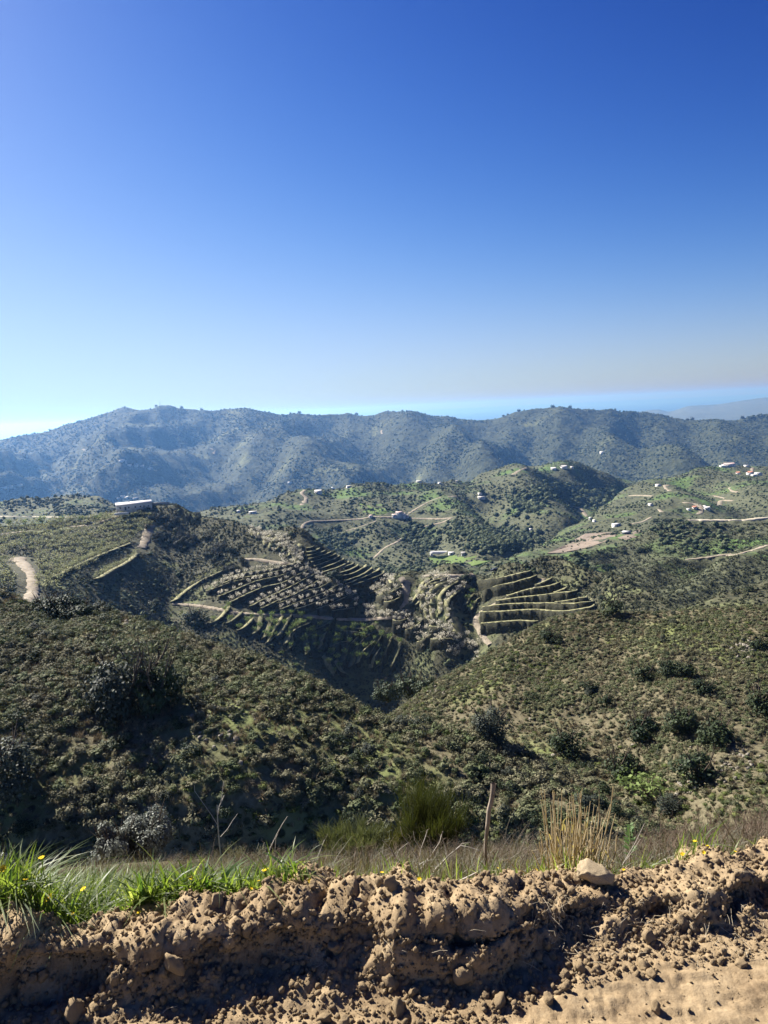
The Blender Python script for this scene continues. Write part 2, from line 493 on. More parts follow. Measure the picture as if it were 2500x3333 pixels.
# sea / low ground out to the horizon
sv = []; sf = []
ang = np.linspace(0, 2*math.pi, 97)[:-1]
rad = [0, 3000, 12000, 50000, 120000]
sv.append([0, 0, -540])
for r_ in rad[1:]:
    for a in ang: sv.append([r_*math.cos(a), r_*math.sin(a), -540])
me = bpy.data.meshes.new('sea')
fl = [[0, 1+i, 1+(i+1) % 96] for i in range(96)]
for k in range(3):
    for i in range(96):
        a = 1+k*96+i; b = 1+k*96+(i+1) % 96; fl.append([a, a+96, b+96, b])
me.from_pydata(sv, [], fl); me.materials.append(M['sea'])
tag(link('sea', me), 'pale sea fading into haze at the horizon', kind='structure')

def flat(us, v): return [(u, v) for u in us]

# G: far coast mountains on the right
layer('G', [([(1900, 1440), (3200, 1440)], [(1900, 11000), (3200, 11000)]),
            ([(1900, 1400), (2100, 1372), (2500, 1350), (3200, 1340)], [(1900, 12500), (3200, 12500)]),
            ([(1900, 1400), (1980, 1362), (2045, 1345), (2083, 1337), (2142, 1331), (2175, 1336), (2251, 1320), (2321, 1318), (2387, 1310), (2441, 1304), (2500, 1298), (2700, 1285), (3200, 1300)], [(1900, 15000), (3200, 15500)])],
      1900, 3200, 260, 60, M['far'], (4000, 0.12, 8), [(1800, 70, 5)], label='far blue coastal mountains beyond the range', oname='distant_mountain')

# F: the long range
crestF = [(-900, 1560), (-500, 1500), (-200, 1465), (0, 1437), (81, 1418), (136, 1407), (217, 1383), (298, 1361), (358, 1342), (401, 1327), (456, 1332), (491, 1329), (529, 1319), (586, 1326), (651, 1330), (700, 1337), (760, 1333), (803, 1326), (846, 1337), (900, 1349), (936, 1352), (974, 1346), (1028, 1353), (1082, 1350), (1131, 1345), (1169, 1354), (1212, 1352), (1261, 1337), (1288, 1336), (1342, 1338), (1397, 1348), (1451, 1352), (1500, 1364), (1570, 1367), (1630, 1361), (1668, 1348), (1708, 1336), (1806, 1325), (1871, 1329), (1980, 1331), (2034, 1342), (2088, 1341), (2142, 1348), (2197, 1361), (2278, 1367), (2360, 1367), (2414, 1361), (2468, 1354), (2600, 1350), (2900, 1370), (3400, 1360)]
def spurs(pts, us):
    nr, nc = pts.shape[:2]
    t = np.clip(np.arange(nr)/149.0, 0, 1)[:, None]
    x = pts[..., 0]; y = pts[..., 1]
    w = fbm(x, y, 1100, 2, 91)*240
    tt = np.linspace(0, 1, nr)[:, None]
    def ridge(period, ph, sl):
        s = (x + w + sl*(y-3900))/period + ph
        q = 1-np.abs(((s) % 1.0)*2-1); return q*0.6+0.4*(0.5-0.5*np.cos(q*math.pi))
    env = np.sin(np.clip(t, 0, 1)*math.pi)**0.7
    big = (ridge(760, 0.15, 0.35)-0.5)*2
    med = (ridge(290, 0.4, -0.2)-0.5)*2
    sm = (ridge(120, 0.7, 0.5)-0.5)*2
    pts[..., 2] += env*(92*big + 26*med + 7*sm) + (1-env)*3*med
    return pts
vF = lambda v: [(-900, v), (3400, v)]
layer('F', [(vF(1740), [(-900, 2700), (1200, 2750), (2200, 2500), (3400, 2600)]),
            ([(-900, 1660), (0, 1600), (1200, 1610), (2150, 1575), (3400, 1600)], [(-900, 3000), (1200, 3050), (2200, 2900), (3400, 2900)]),
            ([(-900, 1600), (0, 1515), (500, 1470), (1200, 1480), (1700, 1470), (2200, 1480), (3400, 1480)], [(-900, 3500), (1200, 3650), (3400, 3450)]),
            (crestF, [(-900, 4300), (0, 4300), (529, 4500), (1200, 4600), (1700, 4300), (2500, 4200), (3400, 4200)])],
      -900, 3400, 1100, 150, M['range'], (1500, 0.45, 10), [(160, 12, 4), (30, 5, 3)], label='long blue hazy mountain range across the horizon', oname='mountain_range', zfun=spurs)

# H: low hill behind the grove on the left
layer('H', [([(-700, 1790), (600, 1790)], [(-700, 700), (600, 700)]),
            ([(-700, 1720), (0, 1690), (350, 1690), (600, 1740)], [(-700, 860), (600, 860)]),
            ([(-700, 1700), (-200, 1655), (0, 1636), (80, 1625), (130, 1622), (217, 1606), (271, 1609), (318, 1611), (347, 1625), (450, 1665), (600, 1720)], [(-700, 1000), (600, 1000)])],
      -700, 600, 240, 70, M['mid'], (200, 0.5, 8), [(60, 5, 4), (9, 1.2, 2)], label='dark low hill behind the orchard at left')

# E: the mid hill with white houses
layer('E', [([(350, 1760), (500, 1770), (800, 1830), (1100, 1900), (1300, 1920), (1500, 1900), (1700, 1850), (1900, 1770), (2100, 1690), (2400, 1640)],
             [(350, 780), (800, 660), (1100, 600), (1300, 590), (1500, 620), (1700, 760), (1900, 1050), (2100, 1450), (2400, 1700)]),
            ([(350, 1730), (500, 1725), (800, 1740), (1100, 1760), (1300, 1770), (1500, 1770), (1700, 1740), (1900, 1680), (2100, 1630), (2400, 1610)],
             [(350, 850), (800, 800), (1100, 790), (1300, 790), (1500, 800), (1700, 950), (1900, 1250), (2100, 1600), (2400, 1900)]),
            ([(350, 1710), (500, 1705), (800, 1680), (1100, 1660), (1300, 1655), (1500, 1650), (1700, 1610), (1900, 1600), (2100, 1590), (2400, 1600)],
             [(350, 900), (800, 900), (1100, 960), (1300, 990), (1500, 1060), (1700, 1250), (1900, 1500), (2100, 1800), (2400, 2050)]),
            ([(350, 1700), (560, 1690), (640, 1672), (700, 1658), (800, 1640), (860, 1630), (908, 1613), (963, 1597), (995, 1591), (1071, 1591), (1115, 1586), (1153, 1570), (1245, 1567), (1272, 1576), (1321, 1575), (1370, 1567), (1440, 1571), (1483, 1567), (1520, 1570), (1560, 1553), (1600, 1545), (1650, 1535), (1700, 1523), (1763, 1524), (1833, 1524), (1871, 1524), (1925, 1540), (1980, 1554), (2034, 1562), (2100, 1575), (2400, 1600)],
             [(350, 950), (800, 1000), (1100, 1130), (1300, 1200), (1480, 1350), (1600, 1500), (1760, 1700), (1900, 1800), (2100, 2000), (2400, 2200)])],
      350, 2400, 620, 170, M['mid'], (400, 0.45, 8), [(90, 7, 4), (10, 1.2, 2)],
      feats=[([(1480, 1640, 1060), (1560, 1700, 900), (1680, 1790, 800)], 45, 26), ([(1560, 1650, 1150), (1650, 1720, 960), (1740, 1800, 860)], 50, -34),
             ([(1700, 1560, 1450), (1780, 1640, 1200), (1850, 1710, 1050)], 60, 30), ([(1800, 1590, 1500), (1860, 1640, 1350), (1900, 1670, 1250)], 60, -25),
             ([(1960, 1590, 1650), (1870, 1585, 1650), (1810, 1610, 1500)], 60, 35),
             ([(1090, 1680, 900), (1160, 1740, 810), (1230, 1830, 680)], 40, -16), ([(1330, 1700, 870), (1380, 1740, 800), (1430, 1790, 740)], 40, -18),
             ([(1230, 1690, 880), (1330, 1740, 800), (1430, 1800, 720)], 30, 10)],
      label='green mid hill with white houses and winding tracks')

# D5: hill with hilltop villas
layer('D5', [([(1560, 1930), (1800, 1900), (2000, 1880), (2200, 1800), (2500, 1770), (2900, 1760)], [(1560, 470), (1800, 470), (2000, 520), (2200, 680), (2500, 800), (2900, 850)]),
             ([(1560, 1900), (1700, 1850), (1800, 1830), (2000, 1750), (2200, 1690), (2500, 1680), (2900, 1680)], [(1560, 520), (1700, 600), (1800, 640), (2000, 740), (2200, 880), (2500, 960), (2900, 1000)]),
             ([(1560, 1880), (1700, 1810), (1800, 1765), (1900, 1710), (2000, 1660), (2200, 1610), (2500, 1590), (2900, 1590)], [(1560, 560), (1700, 680), (1800, 780), (1900, 920), (2000, 1050), (2200, 1150), (2500, 1250), (2900, 1300)]),
             ([(1560, 1865), (1600, 1840), (1700, 1800), (1780, 1758), (1850, 1718), (1900, 1692), (1960, 1650), (2028, 1604), (2088, 1586), (2142, 1566), (2224, 1540), (2273, 1521), (2349, 1516), (2403, 1513), (2441, 1516), (2500, 1515), (2650, 1500), (2900, 1520)],
              [(1560, 590), (1700, 760), (1850, 980), (1960, 1200), (2142, 1400), (2349, 1500), (2900, 1600)])],
      1560, 2900, 460, 150, M['mid'], (300, 0.4, 8), [(80, 6, 4), (10, 1.2, 2)],
      feats=[([(2080, 1590, 1350), (2160, 1610, 1200), (2250, 1640, 1050)], 50, 10), ([(2250, 1560, 1300), (2350, 1600, 1150), (2450, 1650, 1000)], 45, -16), ([(2500, 1560, 1300), (2480, 1640, 1050)], 50, 12)],
      label='green hill crowned with white villas at right')

# D4: hill with the straight pale road along its brow
layer('D4', [([(1650, 1960), (2000, 1950), (2300, 1900), (2800, 1880)], [(1650, 430), (2000, 440), (2300, 480), (2800, 480)]),
             ([(1650, 1900), (1900, 1880), (2100, 1850), (2300, 1800), (2500, 1790), (2800, 1780)], [(1650, 470), (1900, 490), (2100, 520), (2300, 560), (2800, 560)]),
             ([(1650, 1870), (1779, 1835), (1850, 1815), (1900, 1795), (1980, 1775), (2040, 1755), (2090, 1735), (2150, 1708), (2207, 1690), (2260, 1691), (2400, 1691), (2500, 1681), (2800, 1650)],
              [(1650, 500), (1900, 560), (2090, 620), (2210, 660), (2500, 680), (2800, 700)])],
      1650, 2800, 360, 110, M['mid'], (160, 0.6, 8), [(50, 4, 4), (7, 0.9, 2)],
      feats=[([(2080, 1760, 600), (2050, 1810, 540), (2040, 1860, 490)], 22, -7)],
      label='scrub hill with a straight pale road on its brow')
# D3, D2: lower spurs at right
layer('D3', [([(1850, 2050), (2800, 2050)], [(1850, 290), (2800, 300)]),
             ([(1850, 1990), (2100, 1960), (2300, 1930), (2800, 1900)], [(1850, 340), (2300, 350), (2800, 360)]),
             ([(1850, 1925), (1953, 1879), (2023, 1857), (2088, 1836), (2175, 1814), (2251, 1800), (2332, 1798), (2425, 1790), (2500, 1776), (2800, 1740)], [(1850, 400), (2100, 430), (2500, 470), (2800, 480)])],
      1850, 2800, 320, 110, M['mid'], (100, 0.6, 8), [(40, 3, 4), (5, 0.7, 2)],
      feats=[([(2300, 1815, 440), (2180, 1880, 380), (2080, 1925, 350)], 14, -9), ([(2450, 1830, 430), (2300, 1880, 380), (2130, 1950, 330)], 16, 7)],
      label='scrubby spur below the pale road at right')
layer('D2', [([(2180, 2080), (2900, 2060)], [(2180, 185), (2900, 190)]),
             ([(2180, 2040), (2500, 1980), (2900, 1940)], [(2180, 215), (2900, 225)]),
             ([(2180, 2010), (2305, 1960), (2360, 1933), (2414, 1917), (2500, 1884), (2700, 1840), (2900, 1830)], [(2180, 235), (2900, 260)])],
      2180, 2900, 200, 60, M['terr'], (60, 0.6, 6), [(25, 1.5, 4)], label='low scrub shoulder at the right edge')
# C2: dark spur behind the terraced knoll
layer('C2', [([(1650, 1930), (1800, 1990), (1931, 2050), (2100, 2070), (2320, 2080)], [(1650, 360), (1800, 325), (1931, 290), (2100, 262), (2320, 235)]),
             ([(1650, 1885), (1800, 1905), (1931, 1960), (2100, 2000), (2320, 2050)], [(1650, 380), (1800, 360), (1931, 325), (2100, 292), (2320, 255)]),
             ([(1650, 1860), (1708, 1837), (1779, 1812), (1828, 1819), (1898, 1844), (1980, 1863), (2034, 1884), (2077, 1917), (2142, 1944), (2197, 1971), (2260, 2000), (2320, 2030)], [(1650, 385), (1779, 385), (1898, 360), (2034, 335), (2142, 310), (2320, 270)])],
      1650, 2320, 260, 80, M['terr'], (70, 0.55, 8), [(30, 2.2, 4), (4, 0.5, 2)],
      feats=[([(1930, 1880, 345), (1960, 1920, 325), (2000, 1970, 300)], 7, -6), ([(1960, 1890, 340), (1990, 1930, 320), (2030, 1980, 295)], 6, 4)],
      label='dark scrub spur behind the terraced knoll')

# C: the terraced hill
C_us = [-600, 0, 200, 400, 560, 750, 1000, 1250, 1400, 1550, 1750, 1931, 2060]
crestC = [(-600, 1760), (-200, 1730), (0, 1720), (108, 1712), (200, 1700), (280, 1688), (340, 1668), (400, 1652), (480, 1645), (530, 1645), (570, 1644), (613, 1660), (678, 1670), (749, 1690), (803, 1711), (900, 1744), (952, 1765), (984, 1768), (1060, 1798), (1147, 1825), (1212, 1846), (1261, 1863), (1315, 1873), (1386, 1872), (1460, 1867), (1549, 1862), (1603, 1857), (1654, 1853), (1708, 1857), (1741, 1874), (1779, 1893), (1833, 1917), (1877, 1939), (1904, 1952), (1925, 1972), (1960, 1995), (2060, 2040)]
def Z(vals): return list(zip(C_us, vals))
LC = layer('C', [
    (Z([2010, 2000, 2030, 2060, 2100, 2170, 2260, 2350, 2320, 2250, 2160, 2100, 2090]), Z([260, 250, 255, 290, 325, 325, 310, 310, 305, 295, 285, 268, 255])),
    (Z([1910, 1900, 1925, 1935, 1950, 2000, 2050, 2090, 2090, 2070, 2040, 2035, 2065]), Z([300, 290, 300, 340, 365, 355, 345, 340, 332, 320, 305, 276, 258])),
    (Z([1820, 1800, 1800, 1790, 1790, 1835, 1890, 1950, 1960, 1950, 1950, 2002, 2052]), Z([370, 355, 370, 405, 415, 392, 375, 360, 350, 336, 316, 284, 261])),
    (crestC, [(-600, 440), (0, 440), (280, 455), (480, 465), (570, 460), (749, 430), (952, 402), (1261, 378), (1386, 370), (1549, 352), (1708, 335), (1833, 312), (1925, 292), (2060, 268)])],
    -600, 2060, 700, 230, M['terr'], (90, 0.5, 10), [(35, 1.6, 3), (6, 0.35, 3)],
    feats=[([(570, 1640, 455), (520, 1740, 425), (450, 1800, 405), (300, 1890, 330)], 16, 3),
           ([(560, 1700, 440), (600, 1800, 408), (560, 1950, 365)], 22, -7),
           ([(960, 1775, 400), (980, 1830, 388), (1090, 1915, 372), (1190, 1990, 356), (1240, 2030, 348)], 13, 9),
           ([(1060, 1890, 378), (1130, 1860, 383)], 10, -4),
           ([(1250, 1900, 370), (1230, 1960, 362)], 14, -7),
           ([(1310, 1885, 374), (1322, 1921, 365), (1300, 1976, 355)], 7, 5),
           ([(1460, 1890, 362), (1440, 1960, 345), (1470, 2040, 325)], 12, 5),
           ([(1550, 1890, 350), (1540, 1960, 335), (1520, 2060, 315)], 9, -8),
           ([(1640, 1900, 335), (1620, 1960, 322), (1590, 2040, 300)], 16, 4),
           ([(1330, 2000, 350), (1400, 2070, 335), (1450, 2130, 320)], 14, 9),
           ([(1100, 2060, 345), (1150, 2130, 330), (1180, 2220, 318)], 18, -10),
           ([(1250, 2080, 338), (1280, 2200, 322)], 15, -6)],
    label='terraced orchard hill in the middle distance', oname='terraced_hill')

# A: the near hillside; B: the right hillside
crestA = [(a_, b_+24+18*max(0, 1-abs(a_-550)/500)) for a_, b_ in [(-700, 1900), (-200, 1890), (0, 1905), (100, 1935), (200, 1950), (300, 1945), (380, 1962), (500, 2000), (600, 2038), (700, 2078), (850, 2130), (1000, 2192), (1080, 2235), (1180, 2290), (1300, 2330), (1400, 2350), (1500, 2368), (1620, 2400), (1700, 2432), (1800, 2480), (1900, 2535), (2000, 2590), (2100, 2650), (2200, 2712), (2400, 2830), (2700, 2950)]]
LA = layer('A', [
    ([(-700, 2860), (2700, 3050)], [(-700, 46), (0, 46), (1400, 46), (2250, 41), (2700, 38)]),
    ([(-700, 2600), (700, 2620), (1400, 2660), (1900, 2730), (2250, 2820), (2700, 2990)], [(-700, 49), (0, 48.6), (700, 48), (1400, 47.6), (2250, 43), (2700, 40)]),
    ([(-700, 2300), (0, 2300), (700, 2350), (1100, 2450), (1500, 2530), (1900, 2640), (2250, 2770), (2700, 2970)], [(-700, 59), (0, 58), (700, 55), (1400, 52), (1900, 48), (2250, 45), (2700, 42)]),
    (crestA, [(-700, 88), (0, 85), (350, 82), (700, 72), (1000, 64), (1400, 58), (1700, 55), (2000, 51), (2250, 47), (2700, 44)])],
    -700, 2700, 520, 200, M['near'], (26, 0.75, 8), [(12, 0.9, 4), (2.2, 0.18, 3)],
    feats=[([(0, 2080, 70), (200, 2060, 72), (380, 2120, 66)], 5, 0.9), ([(330, 2350, 56), (420, 2500, 51), (520, 2650, 47)], 4, -1.2), ([(0, 2620, 48), (80, 2780, 44)], 6, -2.0), ([(1100, 2600, 48), (1300, 2680, 46.5), (1500, 2700, 46)], 4, -1.5)],
    label='dark scrub covered hillside across the ravine', oname='hillside')
crestB = [(a_, b_+13) for a_, b_ in [(1250, 2330), (1330, 2280), (1372, 2245), (1430, 2205), (1500, 2165), (1560, 2130), (1620, 2095), (1700, 2052), (1760, 2025), (1820, 2003), (1880, 1990), (1950, 1990), (2050, 1990), (2150, 1988), (2220, 1985), (2300, 1980), (2400, 1970), (2500, 1958), (2700, 1940), (3200, 1950)]]
LB = layer('B', [
    ([(1250, 2420), (1400, 2430), (1700, 2540), (2000, 2700), (2250, 2830), (2500, 2870), (3200, 2900)], [(1250, 84), (1700, 70), (2000, 61), (2250, 54), (2500, 50), (3200, 50)]),
    ([(1250, 2390), (1400, 2370), (1700, 2390), (2000, 2440), (2250, 2500), (2500, 2500), (3200, 2500)], [(1250, 88), (1700, 82), (2000, 75), (2250, 67), (2500, 64), (3200, 64)]),
    ([(1250, 2360), (1400, 2300), (1700, 2220), (2000, 2220), (2250, 2220), (2500, 2220), (3200, 2220)], [(1250, 92), (1700, 94), (2000, 90), (2250, 84), (2500, 82), (3200, 82)]),
    (crestB, [(1250, 96), (1370, 98), (1600, 108), (1880, 112), (2200, 108), (2500, 104), (3200, 104)])],
    1250, 3200, 380, 220, M['near'], (36, 0.6, 8), [(14, 0.9, 4), (2.5, 0.2, 3)],
    feats=[([(2100, 2560, 63), (2000, 2400, 75), (1900, 2300, 84)], 4, -1.0)],
    label='brown scrub hillside at right across the gully', oname='hillside')

# gully floor between the near hillsides and the terraced hill
gx = np.linspace(-260, 320, 90); gy = np.linspace(15, 340, 70)
GX, GY = np.meshgrid(gx, gy)
GZ = -60 - 0.26*(GY-40) + 3*fbm(GX, GY, 40, 4, 3)
GZ[0:4] = np.minimum(GZ[0:4], -40)
tag(link('valley_floor', mesh_np('valley_floor', np.stack([GX, GY, GZ], -1).reshape(-1, 3), gridfaces(70, 90), M['near'], True)), 'shaded valley floor below the near slopes', kind='structure')

# ------------------------------------------------------------------ terraces: every ledge a piece of the hill
ROADS = {}
def smooth_poly(px, step=6.0):
    a = np.array(px, float)
    s = np.r_[0, np.cumsum(np.linalg.norm(np.diff(a, axis=0), axis=1))]
    n = max(4, int(s[-1]/step)); si = np.linspace(0, s[-1], n)
    return np.stack([pchip(s, a[:, 0], si), pchip(s, a[:, 1], si)], 1)

def on_layer(L, px, step=6.0):
    out = []
    for u, v in smooth_poly(px, step):
        h, nn = cast(L, u, v)
        if h is not None: out.append(h)
    return out

def clean(pts, maxjump):
    """drops points that landed on a far slope"""
    out = [pts[0]]
    for p in pts[1:]:
        if (p-out[-1]).length < maxjump: out.append(p)
    return out

def ledge(L, px, w=2.2, name='terrace', parent=None, mat=None, step=6.0, rise=0.0, jitter=0.12, level=0.7):
    P3 = on_layer(L, px, step)
    if len(P3) < 3: return None
    P3 = clean(P3, 25)
    if len(P3) < 3: return None
    A = np.array([p[:] for p in P3])
    zs = A[:, 2].copy()
    k = np.ones(5)/5; zp = np.convolve(np.pad(zs, 2, 'edge'), k, 'valid'); A[:, 2] = zs*(1-level) + zp*level
    T = np.gradient(A[:, :2], axis=0); T /= np.linalg.norm(T, axis=1, keepdims=True)+1e-9
    N = np.stack([T[:, 1], -T[:, 0]], 1)
    # downhill side from the slope itself
    g = 0
    for i in range(0, len(A), 2):
        _, nn = drop(L, A[i, 0], A[i, 1])
        if nn is not None: g += nn.x*N[i, 0] + nn.y*N[i, 1]
    if g < 0: N = -N
    n = len(A); ww = w*(1+jitter*rng.normal(size=n)); ww = np.clip(ww, 0.6*w, 1.5*w)
    taper = np.minimum(1, np.minimum(np.arange(n), np.arange(n)[::-1])/2.0 + 0.35); ww = ww*taper
    prof = [(-0.5*w*0.6, 0.12), (0.0, 0.14+rise), (1.0, 0.10+rise), (1.0, -0.0), (1.0, -1.0)]
    rowsv = []
    inner = np.c_[A[:, :2] - N*0.5, A[:, 2] + 0.05]
    mid = np.c_[A[:, :2] + N*(ww*0.5)[:, None], A[:, 2] + 0.12 + rise]
    inner = inner + np.array([0, 0, rise*0.5]); lip = np.c_[A[:, :2] + N*ww[:, None], A[:, 2] + 0.05 + rise + 0.1*rng.normal(size=n)]
    foot = np.c_[A[:, :2] + N*(ww+0.45)[:, None], A[:, 2] - ww*0.75 - 0.9 - rise*0.6]
    deep = np.c_[A[:, :2] + N*(ww+0.2)[:, None], A[:, 2] - ww*1.2 - 2.5]
    back_ = inner - np.c_[N*0.5, np.full(n, 1.0+rise)]
    V = np.stack([back_, inner, mid, lip, (lip*0.55+foot*0.45) + np.c_[N*0.12, np.zeros(n)], foot, deep])
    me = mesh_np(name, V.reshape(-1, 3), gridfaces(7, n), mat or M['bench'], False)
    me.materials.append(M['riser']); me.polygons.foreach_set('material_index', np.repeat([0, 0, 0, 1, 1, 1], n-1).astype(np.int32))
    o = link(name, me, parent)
    return A, N, ww, mid

ROWS_GREEN = []
def zb(pts): return [(900+x*0.3014, 1700+y*0.3014) for x, y in pts]
for r_ in [[(320,303),(360,294),(405,280)], [(318,348),(400,326),(462,302)], [(328,384),(430,356),(522,328)], [(338,418),(450,386),(582,342)],
           [(368,453),(500,410),(632,362)], [(400,497),(550,440),(692,372)], [(440,532),(600,470),(757,392)], [(490,563),(640,510),(817,424)],
           [(690,515),(780,480),(862,438)], [(650,574),(780,530),(917,452)], [(690,604),(830,565),(977,472)], [(720,655),(900,590),(1042,498)],
           [(740,692),(850,640),(980,590),(1102,522)], [(800,702),(950,650),(1080,600),(1165,540)]]:
    ROWS_GREEN.append(zb(r_))
ROWS_ALM = [zb(r_) for r_ in [[(1010,790),(1150,730),(1290,650)], [(1080,840),(1200,800),(1350,720)], [(1170,890),(1270,870),(1370,790)]]]
ROWS_ALM += [
    [(729,1893),(801,1872),(892,1858),(955,1842),(985,1835)], [(700,1918),(760,1893),(850,1878),(950,1855),(992,1846)],
    [(672,1932),(711,1918),(759,1900),(801,1893)],
    [(711,1950),(759,1929),(801,1911),(835,1898),(900,1884),(975,1860)],
    [(747,1968),(801,1941),(862,1917),(922,1903),(958,1883),(1005,1862)],
    [(811,1982),(847,1962),(907,1934),(952,1913),(994,1890),(1030,1872)],
    [(847,1988),(892,1966),(952,1943),(994,1922),(1047,1888)],
    [(900,1972),(945,1956),(990,1933),(1045,1917),(1074,1901)],
    [(909,1992),(954,1973),(1005,1955),(1051,1937),(1101,1911)],
    [(960,1990),(1020,1970),(1081,1944),(1134,1929)],
    [(1030,1990),(1081,1971),(1117,1953),(1161,1940)], [(1081,1996),(1120,1990),(1160,1984)],
    [(820,1721),(824,1733),(816,1747)], [(835,1727),(830,1740),(820,1752)], [(852,1730),(845,1745),(833,1756)], [(887,1742),(872,1752),(862,1782)],
    [(902,1750),(890,1764),(880,1792)], [(922,1757),(907,1772),(900,1794)], [(946,1763),(928,1775),(918,1802)], [(962,1772),(945,1788),(940,1814)],
    [(1425,1876),(1372,1901),(1358,1933),(1331,1974)], [(1457,1878),(1396,1897),(1372,1921),(1363,1957),(1350,1975)],
    [(1449,1890),(1396,1913),(1382,1945),(1380,1993)], [(1469,1893),(1420,1916),(1399,1945),(1396,2005)], [(1488,1895),(1445,1921),(1428,1950),(1430,2005)],
    [(1510,1912),(1470,1940),(1450,1970),(1456,2020)],
    [(1280,2022),(1300,2030),(1330,2020)], [(1320,2060),(1350,2050),(1378,2022)], [(1360,2095),(1390,2080),(1410,2045)]]
ROWS_DARK = [
    [(1541,1937),(1517,1954),(1510,1978)], [(1565,1950),(1536,1969),(1524,1998)],
    [(744,1977),(711,2016),(681,2035)], [(786,1995),(756,2022)][:2] + [(735,2035)], [(822,2016),(789,2047),(770,2058)], [(844,2010),(841,2047),(819,2071)],
    [(883,2013),(868,2053),(853,2086)], [(946,2001),(913,2053),(895,2080)], [(1093,2013),(1051,2041),(1005,2062),(987,2092),(996,2137)],
    [(1150,2089),(1105,2095),(1069,2113)], [(1216,2062),(1180,2086),(1150,2128),(1135,2180)], [(1225,2086),(1171,2134),(1155,2170)]]
ROWS_ALM += [[(1262,1880),(1240,1905),(1215,1930)], [(1285,1885),(1268,1915),(1240,1945)], [(1480,2070),(1440,2050),(1400,2045)], [(1500,2095),(1455,2085),(1405,2090)], [(1395,1960),(1392,1990),(1400,2025)], [(1415,1950),(1412,1990),(1420,2030)]]
ROWS_DARK += [[(1010,2030),(960,2050),(930,2080),(925,2105)], [(1060,2060),(1040,2085),(1030,2120)], [(1130,2045),(1180,2050),(1215,2040)], [(1100,2150),(1110,2180),(1130,2200)], [(1240,2110),(1210,2150),(1200,2185)]]
ROWS_DARK += [[(918,2008),(892,2045),(872,2082),(868,2100)], [(980,2012),(955,2050),(938,2085),(940,2120)], [(1030,2035),(1015,2075),(1020,2120)], [(1150,2040),(1115,2068),(1085,2100),(1075,2140)], [(1190,2048),(1160,2080),(1125,2115),(1105,2165)], [(1245,2068),(1215,2110),(1190,2150)], [(1275,2075),(1250,2125),(1225,2180)], [(1095,2055),(1150,2058),(1205,2070)], [(1050,2140),(1065,2170),(1090,2200)], [(1300,2090),(1285,2140),(1265,2180)]]
ROWS_KNOLL = [
    [(1566,1901),(1631,1892),(1672,1881),(1727,1868)], [(1577,1937),(1618,1919),(1672,1906),(1749,1883)],
    [(1740,1917),(1772,1901),(1796,1890)], [(1650,1950),(1726,1928),(1780,1919),(1823,1906)], [(1802,1941),(1835,1926),(1858,1917)],
    [(1618,1966),(1686,1955),(1767,1948),(1821,1941),(1862,1936),(1880,1930)], [(1810,1972),(1862,1964),(1907,1953)],
    [(1577,1988),(1631,1978),(1713,1974),(1808,1974),(1862,1976),(1911,1969),(1931,1960)],
    [(1572,2003),(1658,1998),(1740,1994),(1835,2001),(1902,1991),(1942,1976)], [(1572,2040),(1630,2034),(1690,2030),(1755,2033)]]
TH = LC.obj
row_pts = {'edge': [], 'vrow': [], 'alm': [], 'green': [], 'dark': [], 'knoll': []}
def is_steep(r): return abs(r[-1][1]-r[0][1]) > 0.8*abs(r[-1][0]-r[0][0])
ROWS_V = [r for r in ROWS_ALM if is_steep(r)]; ROWS_ALM = [r for r in ROWS_ALM if not is_steep(r)]
for key, rows_, w_, rs_ in (('green', ROWS_GREEN, 2.2, 1.4), ('alm', ROWS_ALM, 2.0, 1.5), ('vrow', ROWS_V, 1.9, 0.8), ('dark', ROWS_DARK, 2.2, 1.1), ('knoll', ROWS_KNOLL, 2.8, 1.9)):
    for r_ in rows_:
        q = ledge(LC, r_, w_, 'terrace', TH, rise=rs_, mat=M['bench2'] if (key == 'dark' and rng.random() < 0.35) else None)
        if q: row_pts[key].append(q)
# broad lit benches above dark cuts
for r_ in [[(304,1889),(354,1860),(409,1831),(441,1803)], [(557,1962),(599,1926),(645,1896),(711,1866),(750,1846)], [(160,1885),(230,1850),(330,1805),(420,1770)]]:
    q = ledge(LC, r_, 2.8, 'terrace', TH, rise=0.7)
    if q: row_pts['edge'].append(q)

# ------------------------------------------------------------------ tracks and roads
def track(L, px, w, label, name='dirt_track', lift=0.25, mat=None, step=5.0, jump=60, par=None):
    P3 = on_layer(L, px, step)
    if len(P3) < 3: return
    P3 = clean(P3, jump)
    A = np.array([p[:] for p in P3]); n = len(A)
    if n < 3: return
    ROADS.setdefault(id(L), []).append((A[:, :2], w))
    T = np.gradient(A[:, :2], axis=0); T /= np.linalg.norm(T, axis=1, keepdims=True)+1e-9
    N = np.stack([T[:, 1], -T[:, 0]], 1)
    ww = w*(0.5 if L is LC else 0.4)*(1+0.18*rng.normal(size=n))
    V = []
    for s, dz in ((-1.25, -0.8), (-1, 0), (0, 0.02), (1, 0), (1.25, -0.8)):
        x = A[:, 0] + N[:, 0]*ww*s; y = A[:, 1] + N[:, 1]*ww*s
        z = []
        for i in range(n):
            h, _ = drop(L, x[i], y[i]); zz = h.z if h is not None else A[i, 2]
            z.append(max(min(zz, A[i, 2]+w*0.25), A[i, 2]-w*0.3)*0.5 + A[i, 2]*0.5 + lift)
        V.append(np.c_[x, y, np.array(z)+dz])
    o = link(name, mesh_np(name, np.stack(V).reshape(-1, 3), gridfaces(5, n), mat or M['track'], True), par)
    if par is None: tag(o, label, kind='structure')
    return o
LE, LF, LH, LD5, LD4, LD3 = (LAYERS[k] for k in ('E', 'F', 'H', 'D5', 'D4', 'D3'))
track(LC, [(54,1817),(83,1846),(106,1885),(106,1926),(83,1969)], 4.2, 'wide pale dirt track curving down at the left edge', lift=0.6)
